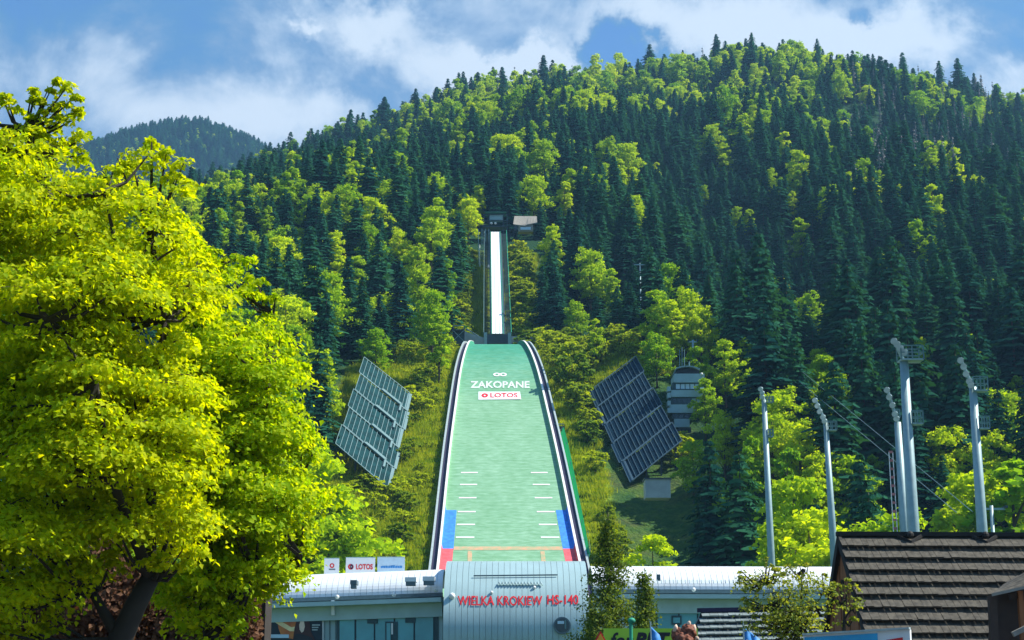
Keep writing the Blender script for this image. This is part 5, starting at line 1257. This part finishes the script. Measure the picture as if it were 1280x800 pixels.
def big_tree(name, label, poly, Yc, thick, nbough, spb, lps, leaf, m, trunk, limbs, brad=.75, seed=1, extra=()):
    """poly: outline of the crown (photo pixels) at distance Yc; boughs of leafy sprays fill a volume 'thick' deep"""
    g = np.random.default_rng(seed); r = random.Random(seed); t = thing(name, label, 'tree', Vector((trunk[0].x, trunk[0].y, 0)))
    xs = [p[0] for p in poly]; ys = [p[1] for p in poly]; boughs = []; tries = 0; ppm = FPX/Yc
    while len(boughs) < nbough and tries < 20000:
        tries += 1; x, y = r.uniform(min(xs), max(xs)), r.uniform(min(ys), max(ys))
        if not inpoly(x, y, poly): continue
        e = edge_dist(x, y, poly)/ppm; rad = brad*r.uniform(.65, 1.25)
        if e < rad*.55: 
            rad = max(.28*brad, e*1.1)
            if r.random() < .35: continue
        dmax = thick*(1-math.exp(-e/1.3))
        dep = r.uniform(-1, 1)*dmax; dep = -dmax*abs(r.uniform(.3, 1)) if r.random() < .45 else dep
        c = P(x, y, Yc+dep)
        if any((c-q[0]).length < .55*(rad+q[1])*(.9) for q in boughs) and r.random() < .85: continue
        boughs.append((c, rad, e))
    boughs += [(P(x, y, Yc), rr_, 1.) for x, y, rr_ in extra]
    C_, N_, S_ = [], [], []; tw = MB()
    base = trunk[-1]; lim = [Vector(p) for l in limbs for p in l]
    for (c, rad, e) in boughs:
        q = min(lim, key=lambda p: (p-c).length+max(0, p.z-c.z)*1.5)
        md = q.lerp(c, .5)+Vector((0, 0, -.15)); tw.tube([q, md, c], [.035+.02*rad, .022+.01*rad, .008], 4, False)
        out = (c-Vector((trunk[-1].x, Yc, c.z-1.))).normalized(); k = max(3, int(spb*(rad/brad)**2))
        for _ in range(k):
            a = r.uniform(0, 6.283); u = r.random()**.5; hgt = r.uniform(-.3, 1)
            o = Vector((math.cos(a)*u, math.sin(a)*u, 0))*rad; o.z = rad*.42*(1-u*u)*hgt-.22*rad*u*u; sc = c+o
            sr = r.uniform(.16, .30)*min(1., rad/.5); n = max(4, int(lps*r.uniform(.7, 1.3)))
            dn = np.array([math.cos(a)*u*.8, math.sin(a)*u*.8, .75])+g.normal(size=3)*.18
            p = g.normal(size=(n, 3)); p[:, 2] *= .35; p *= sr*.62
            p[:, 2] -= .35*(p[:, 0]**2+p[:, 1]**2)/sr
            C_.append(np.array(sc)+p); N_.append(dn+g.normal(size=(n, 3))*.42); S_.append(g.uniform(.6, 1.25, n)*leaf)
            if r.random() < .3: tw.tube([c, c.lerp(sc, .5)+Vector((0, 0, .04)), sc], [.009, .006, .003], 3, False)
    off = np.array(t.location)
    me = leaves_mesh('leaves', np.concatenate(C_)-off, np.concatenate(N_), np.concatenate(S_), M[m], g); link('crown', me, t)
    tk = MB(); rr = [.20, .18, .16, .13]; tk.tube(trunk, [trunk_r*(1-.35*i/max(1, len(trunk)-1)) for i in range(len(trunk)) for trunk_r in (.21 if Yc < 40 and thick > 1.5 else .05,)], 10); part('trunk', tk, 'bark_dark', t, smooth=True)
    for l in limbs:
        n = len(l); part('limb', MB().tube(l, [(.10 if thick > 1.5 else .022)*(1-.93*i/(n-1)) for i in range(n)], 7, False), 'bark_dark', t, smooth=True)
    tw_ = part('twigs', tw, 'bark_dark', t); tw_['kind'] = 'stuff'
    return t
Yt = 24.
fork = P(188, 722, Yt)
big_tree('linden_tree', 'huge yellow-green leafy tree filling the left edge of the view', [(-90, 110), (-20, 128), (14, 112), (30, 150), (60, 158), (84, 168), (106, 168), (118, 196), (142, 200), (158, 174), (192, 168), (214, 190), (236, 206), (228, 262), (262, 300), (258, 380), (240, 430), (262, 500), (268, 560), (262, 640), (250, 700), (200, 722), (160, 700), (120, 735), (80, 745), (60, 800), (-90, 830)],
         Yt, 3.2, 290, 26, 32, .088, 'linden', [Vector((P(135, 840, Yt).x, Yt, 0)), P(150, 800, Yt), P(168, 760, Yt), fork],
         [[fork, P(150, 560, Yt+.5), P(90, 380, Yt+.6), P(60, 250, Yt)], [fork, P(190, 560, Yt-.4), P(205, 400, Yt-.6), P(190, 280, Yt)], [P(150, 800, Yt), P(115, 740, Yt), P(90, 640, Yt+.6), P(20, 520, Yt)], [P(150, 560, Yt+.5), P(60, 540, Yt+1), P(0, 330, Yt)], [P(205, 400, Yt-.6), P(150, 330, Yt-1.2), P(130, 240, Yt-1)], [P(60, 250, Yt), P(42, 190, Yt), P(30, 160, Yt)], [fork, P(140, 600, Yt-1.6), P(120, 480, Yt-2.2), P(60, 400, Yt-2)]], .78, 3, [(45, 112, .12), (58, 128, .14), (84, 108, .16), (92, 122, .12), (78, 132, .16), (52, 146, .18), (92, 150, .22), (70, 152, .25), (3, 122, .2), (30, 160, .25), (104, 172, .25), (60, 112, .1), (70, 100, .1), (98, 138, .12), (38, 124, .1), (62, 140, .14)])
Yu = 27.
fk2 = P(262, 700, Yu)
big_tree('leafy_tree', 'second broad leafy tree, greener, right of the huge yellow-green one', [(215, 300), (236, 276), (262, 300), (285, 318), (305, 306), (322, 345), (332, 372), (350, 366), (352, 400), (368, 450), (366, 490), (384, 520), (394, 590), (380, 640), (388, 690), (375, 712), (352, 735), (325, 732), (312, 765), (285, 800), (240, 812), (215, 760), (205, 700), (215, 500)],
         Yu, 2.6, 190, 26, 32, .092, 'linden_deep', [Vector((P(268, 850, Yu).x, Yu, 0)), P(268, 800, Yu), P(265, 750, Yu), fk2],
         [[fk2, P(270, 560, Yu), P(262, 420, Yu), P(245, 320, Yu)], [fk2, P(320, 580, Yu-.5), P(340, 460, Yu-.4), P(340, 390, Yu)], [fk2, P(330, 660, Yu+.3), P(375, 600, Yu+.2), P(395, 560, Yu)], [fk2, P(320, 710, Yu-.4), P(375, 695, Yu-.3)]], .8, 5)
# sprig standing clear at the top left
big_tree('sprig_tree', 'thin bare twigs with few leaves poking above the huge left tree', [(42, 112), (60, 98), (88, 100), (84, 118), (62, 122), (88, 134), (98, 152), (50, 160), (30, 190), (10, 150)], Yt+.3, .3, 14, 9, 12, .095, 'linden',
         [P(20, 260, Yt+.3), P(24, 220, Yt+.3), P(30, 185, Yt+.3)], [[P(30, 185, Yt+.3), P(45, 152, Yt+.3), P(72, 115, Yt+.3)], [P(30, 185, Yt+.3), P(50, 165, Yt+.3), P(70, 135, Yt+.3)]], .3, 8) if False else None
# copper-leaved hedge under the big trees
def hedge():
    g = np.random.default_rng(4); n = 26000; Y0 = 34.; x0, x1 = P(-60, 760, Y0).x, P(335, 760, Y0).x; zt_ = P(100, 705, Y0).z
    t = thing('copper_hedge', 'reddish brown leafy hedge seen beneath the two large left trees', 'hedge', ((x0+x1)/2, Y0, 0))
    x = g.uniform(x0, x1, n); z = g.random(n)**.8*zt_*(1+.12*np.sin(x*2.1)+.08*np.sin(x*5)); y = Y0-.7+.35*np.sin(x*1.7)*np.cos(z*1.9)+g.normal(size=n)*.16
    me = leaves_mesh('leaves', np.stack([x, y, z], 1)-np.array(t.location), np.stack([g.normal(size=n)*.5, -np.ones(n)*.8, .5+g.normal(size=n)*.4], 1), g.uniform(.07, .14, n), M['copper'], g); link('leaves', me, t)
    b = MB()
    for k in range(14): xx = x0+(x1-x0)*(k+.5)/14; b.tube([(xx, Y0, 0), (xx+.1, Y0, zt_*.6), (xx, Y0, zt_*.92)], [.08, .05, .02], 6)
    part('stems', b, 'bark_dark', t)
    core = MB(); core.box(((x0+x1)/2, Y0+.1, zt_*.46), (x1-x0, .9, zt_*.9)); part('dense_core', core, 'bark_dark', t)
hedge()

# young larches in front of the barrel
def larch(label, px, pyt, Y, Rm, seed, tiers=44, m='larch'):
    r = random.Random(seed); tp = P(px, pyt, Y); H = tp.z; g = np.random.default_rng(seed)
    t = thing('young_larch', label, 'tree', (tp.x, Y, 0))
    V = []; C_ = []; N_ = []; S_ = []; br = MB()
    for i in range(tiers):
        k = i/tiers; z = H*(.12+.86*k); n = 6
        for j in range(n):
            if r.random() < .12: continue
            a = r.uniform(0, 6.28); L = Rm*(1-k)**1.0*r.uniform(.5, 1.25)+.10; e = Vector((math.cos(a)*L, math.sin(a)*L, L*r.uniform(-.1, .28)))
            p0 = Vector((0, 0, z)); br.tube([p0, p0+e*.6+Vector((0, 0, -.05*L)), p0+e], [.02, .012, .005], 3, False)
            nn = int(85*L/Rm)+14; q = g.random(nn)[:, None]**.7; pts = np.array(p0)+np.array(e)*q*1.02+g.normal(size=(nn, 3))*np.array([.14, .14, .11]); pts[:, 2] -= .10*q[:, 0]
            C_.append(pts); N_.append(g.normal(size=(nn, 3))+[0, 0, .6]); S_.append(g.uniform(.06, .14, nn))
    me = leaves_mesh('needles', np.concatenate(C_), np.concatenate(N_), np.concatenate(S_), M[m], g); link('crown', me, t)
    part('trunk', MB().tube([(tp.x, Y, 0), (tp.x+.05, Y, H*.5), (tp.x, Y, H)], [.13, .08, .015], 8), 'bark_dark', t, smooth=True)
    bm = br.mesh('branches', M['bark_dark']); bo = link('branches', bm, t); bo['kind'] = 'stuff'
larch('taller young larch overlapping the right end of the silver barrel', 760, 640, 68, 2.2, 3, 54)
larch('shorter young larch right of the taller one, before the wing', 806, 710, 66, 1.3, 6, 34)
larch('dark low conifer at the foot of the silver barrel', 742, 756, 72, 1.0, 9, 26)
# airy young birch and the small tree by the gable
Yv = 34.
bs_ = P(998, 775, Yv)
big_tree('young_birch', 'airy young birch with pale leaves in front of the low hut roof', [(925, 715), (960, 698), (975, 715), (1000, 690), (1012, 705), (1030, 715), (1048, 735), (1040, 775), (1025, 800), (985, 812), (940, 800), (932, 760)], Yv, .9, 75, 10, 9, .07, 'young',
         [Vector((bs_.x, Yv, 0)), P(997, 800, Yv), bs_], [[bs_, P(1002, 745, Yv), P(1005, 712, Yv)], [bs_, P(978, 750, Yv), P(955, 725, Yv)], [bs_, P(1018, 758, Yv), P(1032, 738, Yv)]], .42, 12)
bt = P(1055, 775, 35)
big_tree('small_leafy_tree', 'small yellowish leafy tree in front of the brown gable', [(1040, 735), (1052, 715), (1066, 730), (1078, 745), (1072, 765), (1060, 785), (1044, 790)], 35, .4, 15, 9, 9, .07, 'young',
         [Vector((bt.x, 35, 0)), P(1055, 800, 35), bt], [[bt, P(1055, 750, 35), P(1053, 725, 35)], [bt, P(1065, 760, 35), P(1076, 748, 35)]], .36, 15)
# mid-distance trees behind the gate building
def single_tree(kind, label, px, pyt, Y, i, wf=1.):
    tp = P(px, pyt, Y); g0 = zt1(tp.x, Y); H = tp.z-g0; pr = (SP if kind == 's' else LP)[i]; hb = 22. if kind == 's' else [18, 17, 19, 16, 18, 17][i]
    t = thing('spruce_tree' if kind == 's' else 'beech_tree', label, 'tree', (tp.x, Y, g0)); s = H/hb; t.scale = (s*wf, s*wf, s); t.rotation_euler = (0, 0, i*1.3)
    link('trunk', pr[1], t); link('crown', pr[0], t)
single_tree('l', 'bright bushy tree behind the white roof at the leftmost mast', 990, 590, 205, 0, 1.1)
single_tree('l', 'bright tree standing between the leftmost and slender masts', 1010, 640, 200, 3, 1.3)
single_tree('s', 'solitary young spruce between the slender mast and the red-laddered mast', 1085, 608, 200, 2, 1.1)
single_tree('l', 'low round bright tree touching the roof ridge left of the laddered mast', 1112, 640, 195, 1, 1.2)
single_tree('s', 'spruce whose yellowish top shows between two masts', 1018, 625, 215, 3, 1.2)
single_tree('l', 'yellow-green bush-like tree behind the roof at the rightmost mast', 1215, 585, 215, 4, 1.2)
single_tree('l', 'yellow-green tree behind the pale pylon at the right edge', 1262, 570, 210, 5, 1.5)
single_tree('l', 'small bright tree showing above the white wing roof', 815, 668, 205, 2, 1.3)
single_tree('l', 'bright tree at the foot of the meadow beside the large left trees', 392, 560, 222, 0, 1.2)
single_tree('s', 'dark spruce at the meadow edge beside the second large tree', 380, 585, 228, 4, 1.2)
single_tree('l', 'pale green low tree above the roof left of the sponsor boards', 412, 610, 225, 3, 1.2)

# ------------------------------------------------------------------ haze
hz = MB().box((0, 1000, 549.), (7400, 5600, 1100)); hm = bpy.data.materials.new('haze'); hm.use_nodes = True
nt = hm.node_tree; nt.nodes.clear(); out = nt.nodes.new('ShaderNodeOutputMaterial'); pv = nt.nodes.new('ShaderNodeVolumePrincipled')
pv.inputs['Color'].default_value = (.30, .62, 1., 1); pv.inputs['Density'].default_value = .00011; pv.inputs['Anisotropy'].default_value = .2; nt.links.new(pv.outputs[0], out.inputs['Volume'])
ho = link('haze', hz.mesh('haze', hm)); ho['kind'] = 'stuff'
